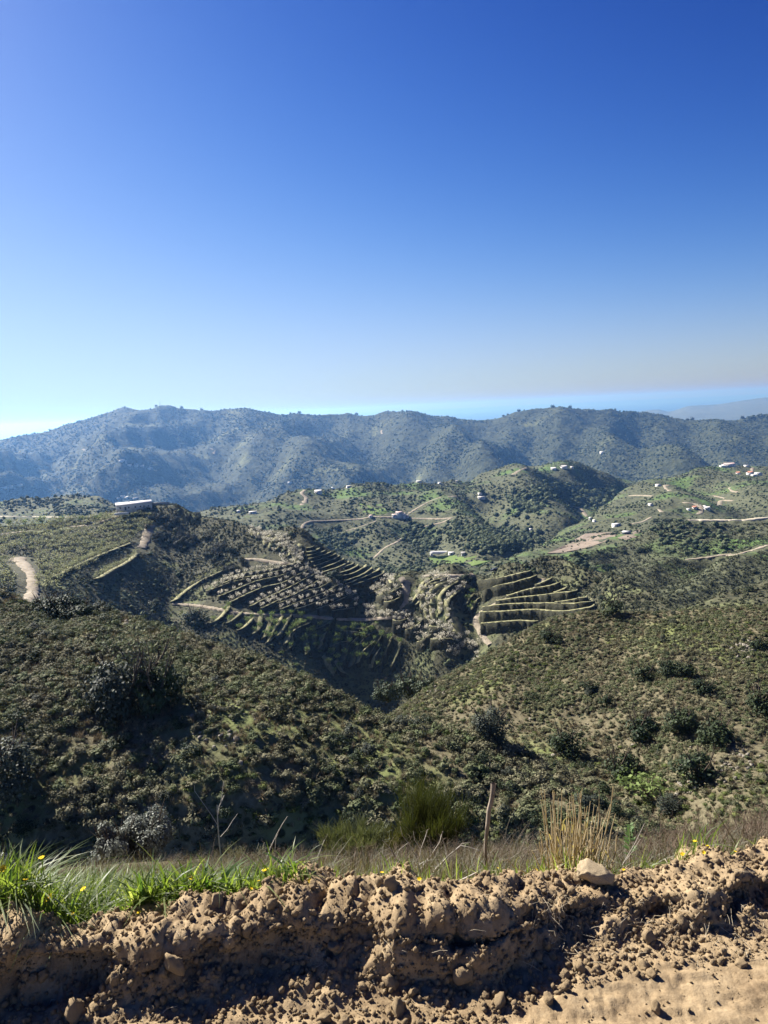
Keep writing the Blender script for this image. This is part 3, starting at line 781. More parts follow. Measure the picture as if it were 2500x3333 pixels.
track(LC, [(0,1740),(60,1733),(125,1727)], 2.6, 'thin pale track along the orchard edge')
track(LC, [(225,1716),(289,1710),(333,1698),(380,1680),(402,1668)], 3.2, 'pale track climbing to the long white farmhouse')
track(LC, [(486,1709),(478,1740),(456,1783)], 5, 'reddish bare strip running down below the farmhouse')
track(LC, [(560,1966),(636,1971),(717,1984),(801,1998),(900,2001),(1000,2003),(1081,2010),(1189,2014),(1232,2010),(1322,2006)], 2.0, 'narrow path crossing the orchard terraces')
track(LC, [(792,1820),(831,1820),(892,1828),(946,1834)], 1.8, 'short path under the blossom trees')
track(LC, [(978,1772),(963,1793),(969,1820),(990,1848),(1020,1870)], 3.4, 'grassy track down the orchard ridge', mat=M['bench'])
track(LC, [(1306,1880),(1322,1896),(1322,1921),(1317,1954),(1300,1976)], 3.4, 'pale ridge track between two orchard hollows')
track(LC, [(1517,1901),(1481,1925),(1459,1954),(1459,1983),(1478,2017),(1488,2041),(1490,2066)], 3.6, 'curved bench track left of the knoll', mat=M['bench'])
track(LC, [(1767,1884),(1762,1900),(1713,1925),(1658,1944),(1604,1968),(1568,1991),(1553,2012),(1560,2041),(1575,2065),(1599,2096)], 2.8, 'bare track sweeping down the terraced knoll')
track(LC, [(1380,1874),(1460,1873),(1530,1870),(1560,1866)], 3.0, 'pale track along the saddle')
track(LE, [(993,1595),(981,1605),(996,1621),(981,1645)], 6, 'pale bend of road on the mid hill top left')
track(LE, [(1011,1696),(1101,1693),(1177,1688),(1213,1682),(1282,1683),(1333,1687),(1435,1688),(1471,1685),(1441,1699),(1366,1717)], 4.0, 'pale road passing the large white villa')
track(LE, [(1011,1696),(993,1702),(975,1726),(957,1741),(939,1756)], 4.5, 'pale road dropping from the villa road')
track(LE, [(1330,1672),(1369,1648),(1411,1627),(1435,1619)], 4, 'track rising right of the white villa')
track(LE, [(1459,1618),(1528,1605),(1510,1596),(1532,1587)], 5.5, 'pale hairpin road near the hilltop')
track(LE, [(1330,1737),(1290,1765),(1254,1783),(1218,1816)], 3.5, 'diagonal pale track below the villa')
track(LE, [(1225,1696),(1192,1708),(1147,1723),(1122,1730)], 3, 'faint track across the scrub slope')
track(LE, [(1864,1646),(1888,1656),(1903,1673),(1910,1682)], 9, 'pale lane at the valley head')
track(LE, [(1708,1521),(1690,1532),(1670,1545)], 9, 'pale strip of track on the far crest')
for pth, w_ in [([(2050,1613),(2077,1612),(2126,1614)], 5), ([(2177,1579),(2163,1581),(2169,1591),(2183,1597)], 7), ([(2321,1613),(2362,1622)], 5),
                ([(2389,1629),(2356,1628),(2343,1634),(2343,1643),(2327,1645)], 7), ([(2375,1587),(2381,1597),(2403,1601)], 5),
                ([(2224,1635),(2256,1639),(2281,1651),(2281,1664),(2270,1675)], 7), ([(2449,1521),(2447,1537)], 6), ([(2050,1706),(2085,1700),(2121,1683)], 4), ([(2139,1654),(2156,1667)], 5), ([(1870,1757),(1925,1745),(1965,1738)], 5)]:
    track(LD5, pth, w_, 'short pale track on the villa hill')
track(LD4, [(2207,1692.5),(2240,1693.5),(2403,1693.5),(2500,1684),(2650,1668)], 5.5, 'straight bright road along the brow of the scrub hill', lift=0.5, mat=M['bright'])
track(LD3, [(2500,1776),(2443,1793),(2424,1798),(2389,1806),(2337,1808)], 3.0, 'pale track winding over the right spur')
track(LD3, [(2230,1822),(2300,1815),(2380,1803)], 2.2, 'faint upper track on the right spur')
track(LH, [(-100,1680),(0,1681),(80,1681),(160,1683),(230,1684),(290,1681),(312,1676)], 4.0, 'bright level road crossing the low hill at left', mat=M['bright'])
for pth in [[(407,1497),(410,1510)], [(683,1458),(697,1466),(695,1478)], [(1242,1400),(1245,1412)], [(270,1461),(282,1468)]]:
    track(LF, pth, 14, 'tiny pale track on the mountain range')
# bare pinkish fields in the valley
M['bare'] = simple_mat('bare_field', (0.17, 0.135, 0.10), (0.26, 0.21, 0.165), 0.15, 0.2)
def patch(L, px, mat, name, label, lift=0.4, kind='structure'):
    c = np.mean(px, axis=0); V = []; n = len(px)
    for f_ in (0.0, 0.5, 1.0):
        for (u, v) in px:
            h, _ = cast(L, c[0]+(u-c[0])*f_, c[1]+(v-c[1])*f_)
            if h is None: return
            V.append((h.x, h.y, h.z+lift))
    Fc = []
    for k in range(2):
        for i in range(n):
            Fc.append((k*n+i, (k+1)*n+i, (k+1)*n+(i+1) % n, k*n+(i+1) % n))
    V += [(x, y, z-3) for x, y, z in V[-n:]]
    for i in range(n): Fc.append((2*n+i, 3*n+i, 3*n+(i+1) % n, 2*n+(i+1) % n))
    me = bpy.data.meshes.new(name); me.from_pydata(V, [], Fc); me.materials.append(mat)
    return tag(link(name, me), label, kind=kind)
patch(LD5, [(1780,1802),(1840,1775),(1880,1752),(1905,1738),(1950,1735),(1995,1733),(2010,1745),(1975,1762),(1930,1778),(1880,1790),(1830,1800)], M['bare'], 'bare_field', 'bare pinkish ploughed field on the valley floor')
patch(LD5, [(2005,1735),(2030,1738),(2062,1740),(2075,1724),(2090,1730),(2075,1748),(2040,1758),(2010,1752)], M['bare'], 'bare_field', 'bare pale ground around the round tank')
M['lawn'] = simple_mat('meadow', (0.10, 0.16, 0.04), (0.15, 0.20, 0.06), 0.3, 0.2)
patch(LE, [(1395,1815),(1470,1808),(1550,1810),(1600,1825),(1540,1842),(1460,1848),(1400,1835)], M['lawn'], 'meadow', 'green meadow below the long greenhouse', 0.3)
patch(LE, [(1170,1640),(1280,1632),(1285,1668),(1230,1676),(1180,1668)], M['lawn'], 'meadow', 'bright green meadow above the villa', 0.3)
patch(LD4, [(1880,1860),(1900,1845),(1990,1835),(2000,1845),(1975,1865),(1920,1868)], M['lawn'], 'meadow', 'small green field beside the dark round tree', 0.3)
# ------------------------------------------------------------------ vegetation materials
VM = {}
VM['scrub_near'] = leaf_mat('scrub_leaves', [(0.045, 0.06, 0.028), (0.095, 0.092, 0.05), (0.20, 0.185, 0.11), (0.09, 0.115, 0.048), (0.165, 0.17, 0.088), (0.09, 0.105, 0.05)], 0.15, 0.75, 0.12)
VM['scrub_green'] = leaf_mat('green_scrub_leaves', [(0.05, 0.07, 0.025), (0.10, 0.13, 0.035), (0.15, 0.17, 0.05)], 0.3, 0.7)
VM['dry_tuft'] = leaf_mat('dry_tuft_blades', [(0.17, 0.13, 0.08), (0.26, 0.21, 0.13), (0.14, 0.13, 0.06)], 0.25, 0.8)
VM['scrub_far'] = leaf_mat('far_scrub_leaves', [(0.035, 0.045, 0.023), (0.065, 0.072, 0.038), (0.11, 0.11, 0.062)], 0.1, 0.8, 0.03)
VM['tree_far'] = leaf_mat('far_tree_leaves', [(0.022, 0.035, 0.018), (0.05, 0.065, 0.03), (0.10, 0.115, 0.06)], 0.1, 0.8)
VM['olive'] = leaf_mat('olive_leaves', [(0.035, 0.043, 0.030), (0.065, 0.075, 0.052)], 0.15, 0.6)
VM['oak'] = leaf_mat('dark_evergreen_leaves', [(0.02, 0.035, 0.015), (0.04, 0.055, 0.022)], 0.12, 0.6)
VM['blossom'] = leaf_mat('pale_blossom', [(0.56, 0.53, 0.42), (0.74, 0.70, 0.58)], 0.45, 0.8)
VM['young'] = leaf_mat('young_almond_leaves', [(0.26, 0.28, 0.13), (0.38, 0.38, 0.20)], 0.35, 0.7)
VM['greentree'] = leaf_mat('fresh_green_leaves', [(0.13, 0.19, 0.05), (0.21, 0.27, 0.09)], 0.45, 0.7)
VM['bark'] = simple_mat('bark', (0.06, 0.045, 0.035), (0.12, 0.095, 0.07), 6, 0.4, bd=0.02)
VM['greybark'] = simple_mat('grey_twig_bark', (0.20, 0.18, 0.15), (0.36, 0.33, 0.28), 25, 0.4, bd=0.004)

# scrub kinds
near_kinds = [shrub_mesh('scrub_kind', 230, 0.15, 10+i, VM['scrub_near'], 0.6, 9, 0.42) for i in range(8)]
far_kinds = [shrub_mesh('far_scrub_kind', 60, 0.26, 30+i, VM['scrub_far'], 0.55, 5, 0.5) for i in range(4)]
tree_kinds = [shrub_mesh('far_tree_kind', 60, 0.24, 40+i, VM['tree_far'], 0.75, 6) for i in range(4)]
green_kinds = [shrub_mesh('green_scrub_kind', 130, 0.13, 50+i, VM['scrub_green'], 0.45, 8, 0.4) for i in range(3)]
def tuft_mesh(name, nb, h, seed, mat, lean=0.5, w=0.02, segs=2):
    r = np.random.default_rng(seed); V = []; Fc = []
    for i in range(nb):
        a = r.random()*6.283; b0 = np.array([r.normal()*0.08, r.normal()*0.08, -0.02]); L_ = h*(0.5+0.6*r.random()); ln = lean*(0.2+r.random())
        dx = np.array([math.cos(a), math.sin(a), 0]); sx = np.array([-math.sin(a), math.cos(a), 0])
        k0 = len(V)
        for s in range(segs+1):
            t = s/segs; p = b0 + dx*ln*L_*t*t + np.array([0, 0, L_*t*(1-0.25*t*ln)]); ww = w*(1-t*0.9)*0.5
            V += [p-sx*ww, p+sx*ww]
        for s in range(segs): Fc.append([k0+2*s, k0+2*s+1, k0+2*s+3, k0+2*s+2])
    return mesh_np(name, V, Fc, mat)
dry_kinds = [tuft_mesh('dry_tuft_kind', 26, 0.6, 60+i, VM['dry_tuft'], 0.8, 0.05) for i in range(4)]

def patchy(sc_, thr, seed, lo=0.15):
    return lambda p: np.where(fbm(p[..., 0], p[..., 1], sc_, 3, seed) > thr, 1.0, lo)

def clear_roads(L, p):
    keep = np.ones(len(p), bool)
    for A, w in ROADS.get(id(L), []):
        for q in A:
            rad = w*0.6+1.2+0.004*q[1]
            keep &= (p[:, 0]-q[0])**2 + np.where(p[:, 1] < q[1], (p[:, 1]-q[1])*0.55, p[:, 1]-q[1])**2 > rad**2
    for (x, y, w) in YARDS.get(id(L), []):
        keep &= ~((np.abs(p[:, 0]-x) < w*0.7+2) & (p[:, 1] < y+8) & (p[:, 1] > y-22))
    return p[keep]
YARDS = {}
def yard(L, u, v, wpx):
    h, _ = cast(L, u, v)
    if h is not None: YARDS.setdefault(id(L), []).append((h.x, h.y, wpx*h.y/F))
for u_, v_, w_ in [(1303, 1686, 60), (1568, 1624, 24), (1563, 1611, 12), (1036, 1607, 22), (1364, 1571, 18), (1432, 1575, 12), (1429, 1802, 60), (1470, 1806, 20), (1508, 1808, 14), (822, 1672, 24), (756, 1645, 14), (1690, 1731, 16), (1836, 1525, 20), (1863, 1524, 12), (1802, 1529, 16), (1135, 1588, 14)]: yard(LE, u_, v_, w_)
for u_, v_, w_ in [(2375, 1518, 36), (2404, 1543, 12), (2443, 1547, 18), (2471, 1547, 20), (2144, 1582, 14), (2262, 1657, 14), (2302, 1660, 18), (2119, 1646, 12), (1838, 1716, 12), (2008, 1713, 24), (2041, 1739, 34), (1900, 1775, 60), (1960, 1755, 60)]: yard(LD5, u_, v_, w_)
def add_scrub(L, n, kinds, smin, smax, label, name='scrub', dens=None, r1=None, pw=1.6, flatten=None, tilt=0.2):
    p = sample(L, n, 0, (r1 or L.nt+3), dens=dens)
    p[:, 2] -= 0.04
    p = clear_roads(L, p)
    n = len(p)
    s = smin+(smax-smin)*rng.random(n)**pw
    s3 = np.stack([s*(0.85+0.3*rng.random(n)), s*(0.85+0.3*rng.random(n)), s*(0.7+0.5*rng.random(n))], 1)
    return scatter(name, p, kinds, 0, 0, label, tilt, scales=s3)
add_scrub(LA, 17000, near_kinds, 0.35, 1.5, 'low brown and green scrub covering the near hillside', dens=patchy(7, -0.1, 5, 0.3), pw=2.4)
add_scrub(LA, 6000, dry_kinds, 0.5, 1.1, 'dry tufts between the shrubs of the near hillside', 'dry_grass')
add_scrub(LA, 1300, green_kinds, 0.4, 1.2, 'brighter green low plants on the near hillside', dens=patchy(12, 0.2, 15, 0.05))
add_scrub(LB, 27000, near_kinds, 0.32, 0.95, 'low brown scrub covering the right hillside', dens=patchy(9, -0.15, 6, 0.35), pw=2.2)
add_scrub(LB, 6000, dry_kinds, 0.5, 1.1, 'dry tufts between the shrubs of the right hillside', 'dry_grass')
add_scrub(LB, 1500, green_kinds, 0.4, 1.2, 'brighter green low plants on the right hillside', dens=patchy(16, 0.2, 16, 0.05))
bushy_kinds = []
for i in range(4):
    bv, bf = crown_cloud(900, 16, 700+i, 0.8, 0.36, 0.0, 0.085, jit=0.4)
    bushy_kinds.append(mesh_np('tall_shrub_kind', bv*0.5, bf, VM['oak'] if i % 2 else VM['olive']))
add_scrub(LC, 1500, tree_kinds, 1.0, 3.0, 'dark shrubs dotted over the terraced hill', dens=patchy(40, 0.05, 27, 0.2), pw=1.6)
add_scrub(LA, 260, bushy_kinds, 0.9, 2.0, 'taller dark shrubs standing out of the near scrub', dens=patchy(10, 0.05, 25, 0.15), pw=2)
add_scrub(LB, 90, bushy_kinds, 0.8, 1.6, 'taller dark shrubs standing out of the right hillside scrub', dens=patchy(12, 0.1, 26, 0.15), pw=2)
rk = [rock_mesh('pale_rock_kind', 350+i, simple_mat('pale_outcrop', (0.17, 0.15, 0.12), (0.30, 0.27, 0.22), 2.0, 0.4) if i == 0 else bpy.data.materials['pale_outcrop'], 2, 0.4, (1, 0.8, 0.5), True, 0.1) for i in range(3)]
rp = []
for (u, v, du, dv, n, L_) in [(2430, 2110, 45, 30, 170, LB), (2250, 2560, 60, 60, 60, LB), (2400, 2500, 80, 60, 60, LB), (1410, 2250, 30, 14, 30, LB), (2000, 2400, 300, 150, 60, LB), (430, 2020, 70, 30, 40, LA), (250, 2250, 200, 100, 30, LA), (700, 2400, 200, 100, 40, LA)]:
    for i in range(n):
        h, nn = cast(L_, u+rng.normal()*du*0.5, v+rng.normal()*dv*0.5)
        if h is not None: rp.append((h.x, h.y, h.z+0.05))
scatter('rubble', np.array(rp), rk, 0.08, 0.36, 'pale stones and rubble showing through the scrub', 0.5, pw=2.5)
add_scrub(LC, 42000, far_kinds, 0.5, 2.0, 'small dark scrub on the terraced hill', dens=patchy(30, 0.0, 7, 0.5), pw=2)
add_scrub(LAYERS['C2'], 5000, far_kinds, 0.8, 2.4, 'dark scrub on the spur behind the knoll', pw=2)
add_scrub(LAYERS['D2'], 2500, far_kinds, 0.7, 2.2, 'scrub on the shoulder at the right edge', pw=2)
add_scrub(LD3, 12000, far_kinds, 0.7, 2.2, 'scrub on the right spur', pw=2.5)
add_scrub(LD4, 16000, far_kinds, 0.8, 2.6, 'scrub on the hill below the pale road', pw=2.5)
add_scrub(LD4, 500, tree_kinds, 3, 7, 'bushy trees on the hill below the pale road', 'woodland', dens=patchy(60, 0.12, 8, 0.06))
add_scrub(LD5, 7500, tree_kinds, 1.6, 4.5, 'trees and bushes dotted over the villa hill', 'woodland', dens=patchy(120, -0.05, 9, 0.25), pw=2)
add_scrub(LE, 17000, tree_kinds, 1.6, 5.5, 'trees and bushes dotted over the mid hill', 'woodland', dens=patchy(110, 0.0, 10, 0.25), pw=2)
add_scrub(LH, 4000, tree_kinds, 2, 6, 'trees on the low hill behind the orchard', 'woodland', dens=patchy(90, 0.0, 11, 0.15))
add_scrub(LF, 32000, tree_kinds, 6, 13, 'distant woods on the mountain range', 'woodland', dens=patchy(350, 0.0, 12, 0.25), pw=2)
# the dark wood in the ravine of the mid hill
wp = []
for (u, v, du, dv, n) in [(1360, 1735, 60, 30, 60), (1390, 1770, 40, 22, 50), (1500, 1725, 70, 20, 50), (1640, 1760, 110, 38, 330), (1560, 1740, 60, 30, 100), (1800, 1600, 70, 20, 120), (1930, 1625, 90, 26, 200), (1080, 1760, 60, 30, 70), (1330, 1860, 110, 10, 80), (1700, 1640, 80, 40, 90)]:
    for i in range(n):
        h, nn = cast(LE, u+rng.normal()*du*0.5, v+rng.normal()*dv*0.5)
        if h is not None: wp.append((h.x, h.y, h.z-0.5))
wp = np.array(wp); dd = wp[:, 1]/1000
scatter('woodland', wp, tree_kinds, 0, 0, 'dark dense wood in the ravine of the mid hill', 0.1, scales=(6+5*rng.random(len(wp)))*np.clip(dd, 0.7, 2))

# ------------------------------------------------------------------ countable trees and bushes
def tree_data(name, seed, leafmat, nl, size, h=1.0, spread=0.5, fork=0.35, crown_r=0.5, crown_z=0.35, ncl=9, flat=0.7, leafed=True, bark='bark', tips_mode=False):
    (tv, tf), tips = limbs(seed, h, 5, spread*0.8, 0.045*h, fork)
    tm = mesh_np(name+'_trunk', tv, tf, VM[bark], True)
    r = np.random.default_rng(seed+500)
    if tips_mode:   # leaves hang along the limb ends
        k = r.integers(0, len(tips), nl); p = tips[k] + r.normal(size=(nl, 3))*0.13*h
        v, f = quads_from(p, r.normal(size=(nl, 3)) + [0, 0, 0.4], size*(0.6+0.8*r.random(nl)), 1.5, r)
    else:
        v, f = crown_cloud(nl, ncl, seed, flat, 0.4, 0.0, size/crown_r)
        v = v*crown_r; v[:, 2] += crown_z*h
    cm = mesh_np(name+'_crown', v, f, leafmat)
    return tm, cm

def place_tree(kind, loc, data, s, rz, label, group, cat='tree', sz=1.0):
    e = empty(kind, loc, rz, 1.0); e.scale = (s, s, s*sz)
    tag(e, label, cat, group)
    link('trunk', data[0], e); link('crown', data[1], e)
    return e

alm_data = [tree_data('blossom_tree', 100+i, VM['blossom'], 110, 0.11, 1.0, 0.55, 0.25, tips_mode=True) for i in range(5)]
yng_data = [tree_data('leafing_tree', 120+i, VM['young'], 90, 0.12, 1.0, 0.6, 0.3, tips_mode=True) for i in range(5)]
grn_data = [tree_data('green_tree', 130+i, VM['greentree'], 150, 0.11, 1.0, 0.5, 0.25, tips_mode=True) for i in range(3)]
oak_data = [tree_data('dark_tree', 140+i, VM['oak'], 1500, 0.05, 1.0, 0.5, 0.2, 0.55, 0.0, 18, 0.75) for i in range(4)]
oli_data = [tree_data('olive_tree', 150+i, VM['olive'], 3000, 0.034, 1.0, 0.5, 0.3, 0.52, 0.08, 24, 0.8) for i in range(4)]

cands = []   # (loc, datakind, size, row key)
def ordn(k):
    return '%d%s' % (k, 'th' if 10 <= k % 100 <= 20 else {1: 'st', 2: 'nd', 3: 'rd'}.get(k % 10, 'th'))
for key, st in (('alm', 3.6), ('vrow', 3.6), ('edge', 4.0), ('dark', 3.8)):
    for ri, (A, N, ww, mid) in enumerate(row_pts[key]):
        s = np.r_[0, np.cumsum(np.linalg.norm(np.diff(mid[:, :2], axis=0), axis=1))]
        for q in np.arange(1.0, s[-1], st):
            q2 = q+rng.normal()*0.35
            x = np.interp(q2, s, mid[:, 0]); y = np.interp(q2, s, mid[:, 1]); z = np.interp(q2, s, mid[:, 2])
            if rng.random() < (0.75 if key == 'dark' else 0.93):
                kd = {'alm': 'alm', 'vrow': 'alm', 'edge': 'yng', 'dark': 'grn'}[key]
                cands.append(((x, y, z-0.08), kd, (1.8+1.1*rng.random()) if key == 'dark' else 1.7+0.9*rng.random(), (key, ri)))
def cand_px(L, u, v, kind, s0, s1, rk_=None):
    h, nn = cast(L, u, v)
    if h is not None: cands.append(((h.x, h.y, h.z-0.08), kind, s0+(s1-s0)*rng.random(), rk_))
# blossom on the lower right toe and ridge crest
for i in range(60):
    t = rng.random(); u = 1330+t*230+rng.normal()*12; v = 2045+t*75+rng.normal()*22
    cand_px(LC, u, v, 'alm', 1.8, 2.7, ('toe', 0))
for i in range(50):
    t = rng.random(); cand_px(LC, 850+t*130+rng.normal()*14, 1740+t*80+rng.normal()*18, 'alm', 1.8, 2.7, ('crown', 0))
for i in range(40):
    t = rng.random(); cand_px(LC, 1010+t*210+rng.normal()*8, 1862+t*135+rng.normal()*8, 'alm', 1.8, 2.6, ('spine', 0))
for i in range(25): cand_px(LC, 900+rng.random()*400, 2025+rng.random()*150, 'grn', 1.4, 2.6, ('basin', 0))
for i in range(18): cand_px(LC, 1180+rng.random()*140, 2004+rng.normal()*5, 'alm', 2.0, 2.8, ('pathside', 0))
# leafing orchard on the left plateau, in slanting rows
for r_ in range(15):
    v0 = 1706+r_*14.5*(1+r_*0.012)
    u = -60.0
    while u < 470:
        u += 17+r_*1.2+rng.normal()*2
        v = v0 - 0.115*u*(1 if u < 300 else 1.15) + rng.normal()*3 + 12
        lim = 1738 + (470-u)*0.62 if u > 180 else 1930
        if v < lim and not (40 < u < 125 and v > 1800 + 0) and v > 1712-0.09*u+ (8 if u < 300 else 4): cand_px(LC, u, v, 'yng', 2.6, 3.6, ('plateau', r_))
for i in range(18): cand_px(LC, 20+i*20+rng.normal()*4, 1716-i*1.2+rng.normal()*2, 'grn' if i % 3 == 0 else 'yng', 3.0, 4.6, ('skyrow', 0))
cands.sort(key=lambda c: c[0][1]/c[2])
KD = {'alm': alm_data, 'yng': yng_data, 'grn': grn_data}
GRP = {'alm': 'blossoming almond trees on the terraces', 'yng': 'leafing almond trees on the left orchard', 'grn': 'green young trees on the lower terraces'}
WHAT = {'alm': 'pale blossoming almond tree', 'yng': 'small leafing almond tree', 'grn': 'fresh green young tree'}
WHERE = {'alm': 'left blossom terraces', 'vrow': 'winding saddle terraces', 'edge': 'wide left benches', 'dark': 'dark lower terraces', 'plateau': 'left orchard'}
ONE = {'toe': 'in the dense blossom below the saddle', 'crown': 'in the blossom grove under the ridge crest', 'spine': 'along the blossom covered spur', 'basin': 'in the dark hollow below the path', 'pathside': 'beside the level orchard path', 'skyrow': 'in the row on the orchard skyline'}
def joined(name, tm, cm):
    import bmesh
    me = bpy.data.meshes.new(name); bm = bmesh.new(); bm.from_mesh(tm); n0 = len(bm.faces); bm.from_mesh(cm)
    bm.faces.ensure_lookup_table()
    for i, f in enumerate(bm.faces): f.material_index = 0 if i < n0 else 1
    bm.to_mesh(me); bm.free(); me.materials.append(tm.materials[0]); me.materials.append(cm.materials[0]); return me
chosen, rest = cands[:300], cands[300:]
byrow = {}
for c in chosen: byrow.setdefault(c[3], []).append(c)
pv_ = {k: float(np.mean([uv_of(np.array(c[0]))[1] for c in v])) for k, v in byrow.items()}
rank_row = {}
for blk_ in set(k[0] for k in byrow):
    for i, k in enumerate(sorted([k for k in byrow if k[0] == blk_], key=lambda k: pv_[k])): rank_row[k] = i+1
for k, v in byrow.items():
    v.sort(key=lambda c: float(uv_of(np.array(c[0]))[0]))
    for i, c in enumerate(v):
        if k[0] in ONE: lb = '%s, %s from the left %s' % (WHAT[c[1]], ordn(i+1), ONE[k[0]])
        else: lb = '%s, %s from the left in %s row of the %s' % (WHAT[c[1]], ordn(i+1), ordn(rank_row[k]), WHERE[k[0]])
        place_tree('almond_tree' if c[1] != 'grn' else 'young_tree', c[0], KD[c[1]][rng.integers(0, len(KD[c[1]]))], c[2], rng.random()*6.28, lb, GRP[c[1]])
for k in ('alm', 'yng', 'grn'):
    rr = [c for c in rest if c[1] == k]
    if rr:
        scatter('orchard', np.array([c[0] for c in rr]), [joined('orchard_kind', *d) for d in KD[k]], 0, 0, {'alm': 'farther blossoming almond trees of the terraces', 'yng': 'farther leafing almond trees of the left orchard', 'grn': 'farther green young trees'}[k], 0.03, scales=np.array([c[2] for c in rr]))

# low dark vine rows on the green terraces
vp = []
for key in ('green', 'knoll'):
    for A, N, ww, mid in row_pts[key]:
        n = len(A); 
        for i in range(n*2):
            t = rng.random()*(n-1); j = int(t); f_ = t-j
            a = A[j]*(1-f_)+A[min(j+1, n-1)]*f_; nn = N[j]
            off = ww[j]*(0.8+rng.random()*1.1)
            z = a[2] - max(0, off-ww[j])*1.6 - 0.1
            vp.append((a[0]+nn[0]*off, a[1]+nn[1]*off, z))
scatter('scrub', np.array(vp), far_kinds, 0.35, 1.1, 'small plants growing on the terrace banks', 0.3)

# named bushes and trees: (u, v_base, height px, kind, label)
def px_tree(L, u, v, hpx, data, label, name, cat, group=None, sz=1.0, wide=1.0):
    h, nn = cast(L, u, v)
    if h is None: return None
    s = hpx*h.y/F*1.02
    e = place_tree(name, (h.x, h.y, h.z-0.05*s), data, s, rng.random()*6.28, label, group, cat, sz)
    e.scale = (s*wide, s*wide, s*sz)
    return e
bushes_B = [
    (1995, 2000, 58, 'dark green tree standing on the brow of the right hillside'),
    (2175, 2195, 55, 'left one of two dark bushes side by side on the right hillside'), (2228, 2200, 52, 'right one of two dark bushes side by side on the right hillside'),
    (2295, 2255, 55, 'dark bush on the open slope right of the twin bushes'), (1915, 2250, 40, 'upper of the small dark bushes near the gully'),
    (1975, 2295, 40, 'small dark bush just below and right of the upper gully bush'), (2095, 2215, 55, 'low olive green bush left of the twin bushes'),
    (2085, 2400, 85, 'dark bush with a black shadow in the middle of the right hillside'), (2220, 2375, 85, 'big dark bush above the round one on the right hillside'),
    (2330, 2420, 95, 'spreading dark bush with a wide shadow on the right hillside'), (2265, 2540, 105, 'round dark bush standing alone low on the right hillside'),
    (2020, 2530, 95, 'large dark bush in the gully beside the spur'), (1845, 2450, 85, 'grey green bush just beyond the crest of the spur'),
    (2490, 2320, 90, 'dark bush cut off by the right edge of the frame'), (1785, 2085, 45, 'small dark bush near the upper left brow of the right hillside'),
    (1812, 2095, 35, 'smaller bush next to the brow bush'), (2470, 2110, 35, 'small bush near the pale rocks at the far right'), (2120, 2190, 30, 'tiny bush above the twin bushes')]
for i, (u, v, hp, lb) in enumerate(bushes_B):
    px_tree(LB, u, v, hp*1.3, oak_data[i % 4], lb, 'bush', 'bush', 'dark bushes on the right hillside', 1.0, 1.05)
px_tree(LB, 2110, 2600, 85, grn_data[0], 'fresh green bush low in the gully at right', 'bush', 'bush', None, 0.8, 1.4)
px_tree(LB, 2180, 2640, 80, oli_data[1], 'grey green bush at the bottom of the right gully', 'bush', 'bush', None, 0.9, 1.3)
px_tree(LB, 2060, 2570, 60, grn_data[1], 'small bright green bush beside the large gully bush', 'bush', 'bush', None, 0.9, 1.3)
px_tree(LA, 1600, 2415, 150, oli_data[0], 'rounded dark bush on the crest of the spur with a long black shadow', 'bush', 'bush', None, 1.0, 0.95)
px_tree(LA, 400, 2360, 275, oli_data[1], 'silvery olive tree on the near hillside casting a long shadow', 'olive_tree', 'tree', None, 1.05, 0.85)
px_tree(LA, 325, 2330, 130, oli_data[2], 'small silvery shoot bush left of the olive tree', 'bush', 'bush', None, 1.0, 0.8)
bare = tree_data('bare_tree', 171, VM['scrub_near'], 420, 0.035, 1.0, 0.55, 0.3, tips_mode=True)
px_tree(LA, 490, 2270, 235, bare, 'nearly leafless tree with twisting branches behind the olive tree', 'bare_tree', 'tree', None, 1.0, 0.85)
px_tree(LA, 515, 2310, 240, oak_data[2], 'dark ivy clad bush at the foot of the leafless tree', 'bush', 'bush', None, 1.0, 0.7)
px_tree(LA, 25, 2600, 260, oli_data[3], 'grey green bush cut off by the left edge of the hillside', 'bush', 'bush', None, 1.0, 1.0)
for u, v, hp, lb in [(205, 2003, 110, 'big dark evergreen clump below the dirt track'), (150, 1990, 80, 'left lobe of dark brush by the end of the dirt track'), (255, 2010, 80, 'dark brush right of the big evergreen clump')]:
    px_tree(LA if cast(LA, u, v)[0] else LC, u, v, hp, oak_data[int(u) % 4], lb, 'bush', 'bush', None, 0.9, 1.3)
for u, v, hp, lb in [(20, 1935, 60, 'dark bush at the left edge beside the dirt track'), (505, 1985, 55, 'round dark bush at the end of the orchard path'), (640, 2030, 75, 'broad grey green tree below the orchard path'),
                     (1090, 1885, 48, 'dark green tree standing among the green terraces'), (1518, 1892, 40, 'dark round tree at the saddle beside the track'), (1405, 1880, 18, 'small bush along the saddle track'),
                     (1320, 2225, 60, 'dense dark bush in the gully bottom'), (1240, 2240, 50, 'grey bush in the gully bottom left of the dense one')]:
    px_tree(LC, u, v, hp, oak_data[int(u) % 4], lb, 'bush', 'bush', None, 0.95, 1.15)
# gully clump lies between hills
for u, v, hp, lb, dd in [(1330, 2250, 75, 'dark thicket where the gully opens', 120), (1260, 2262, 60, 'grey thicket in the gully mouth', 118), (1390, 2245, 60, 'right thicket against the brown hillside', 112)]:
    p = P(u, v, dd); s = hp*dd/F
    e = place_tree('bush', (p[0], p[1], p[2]-0.3*s), oak_data[u % 4], s*1.3, 1.0, lb, None, 'bush'); e.scale = (s*1.5, s*1.5, s*1.3)
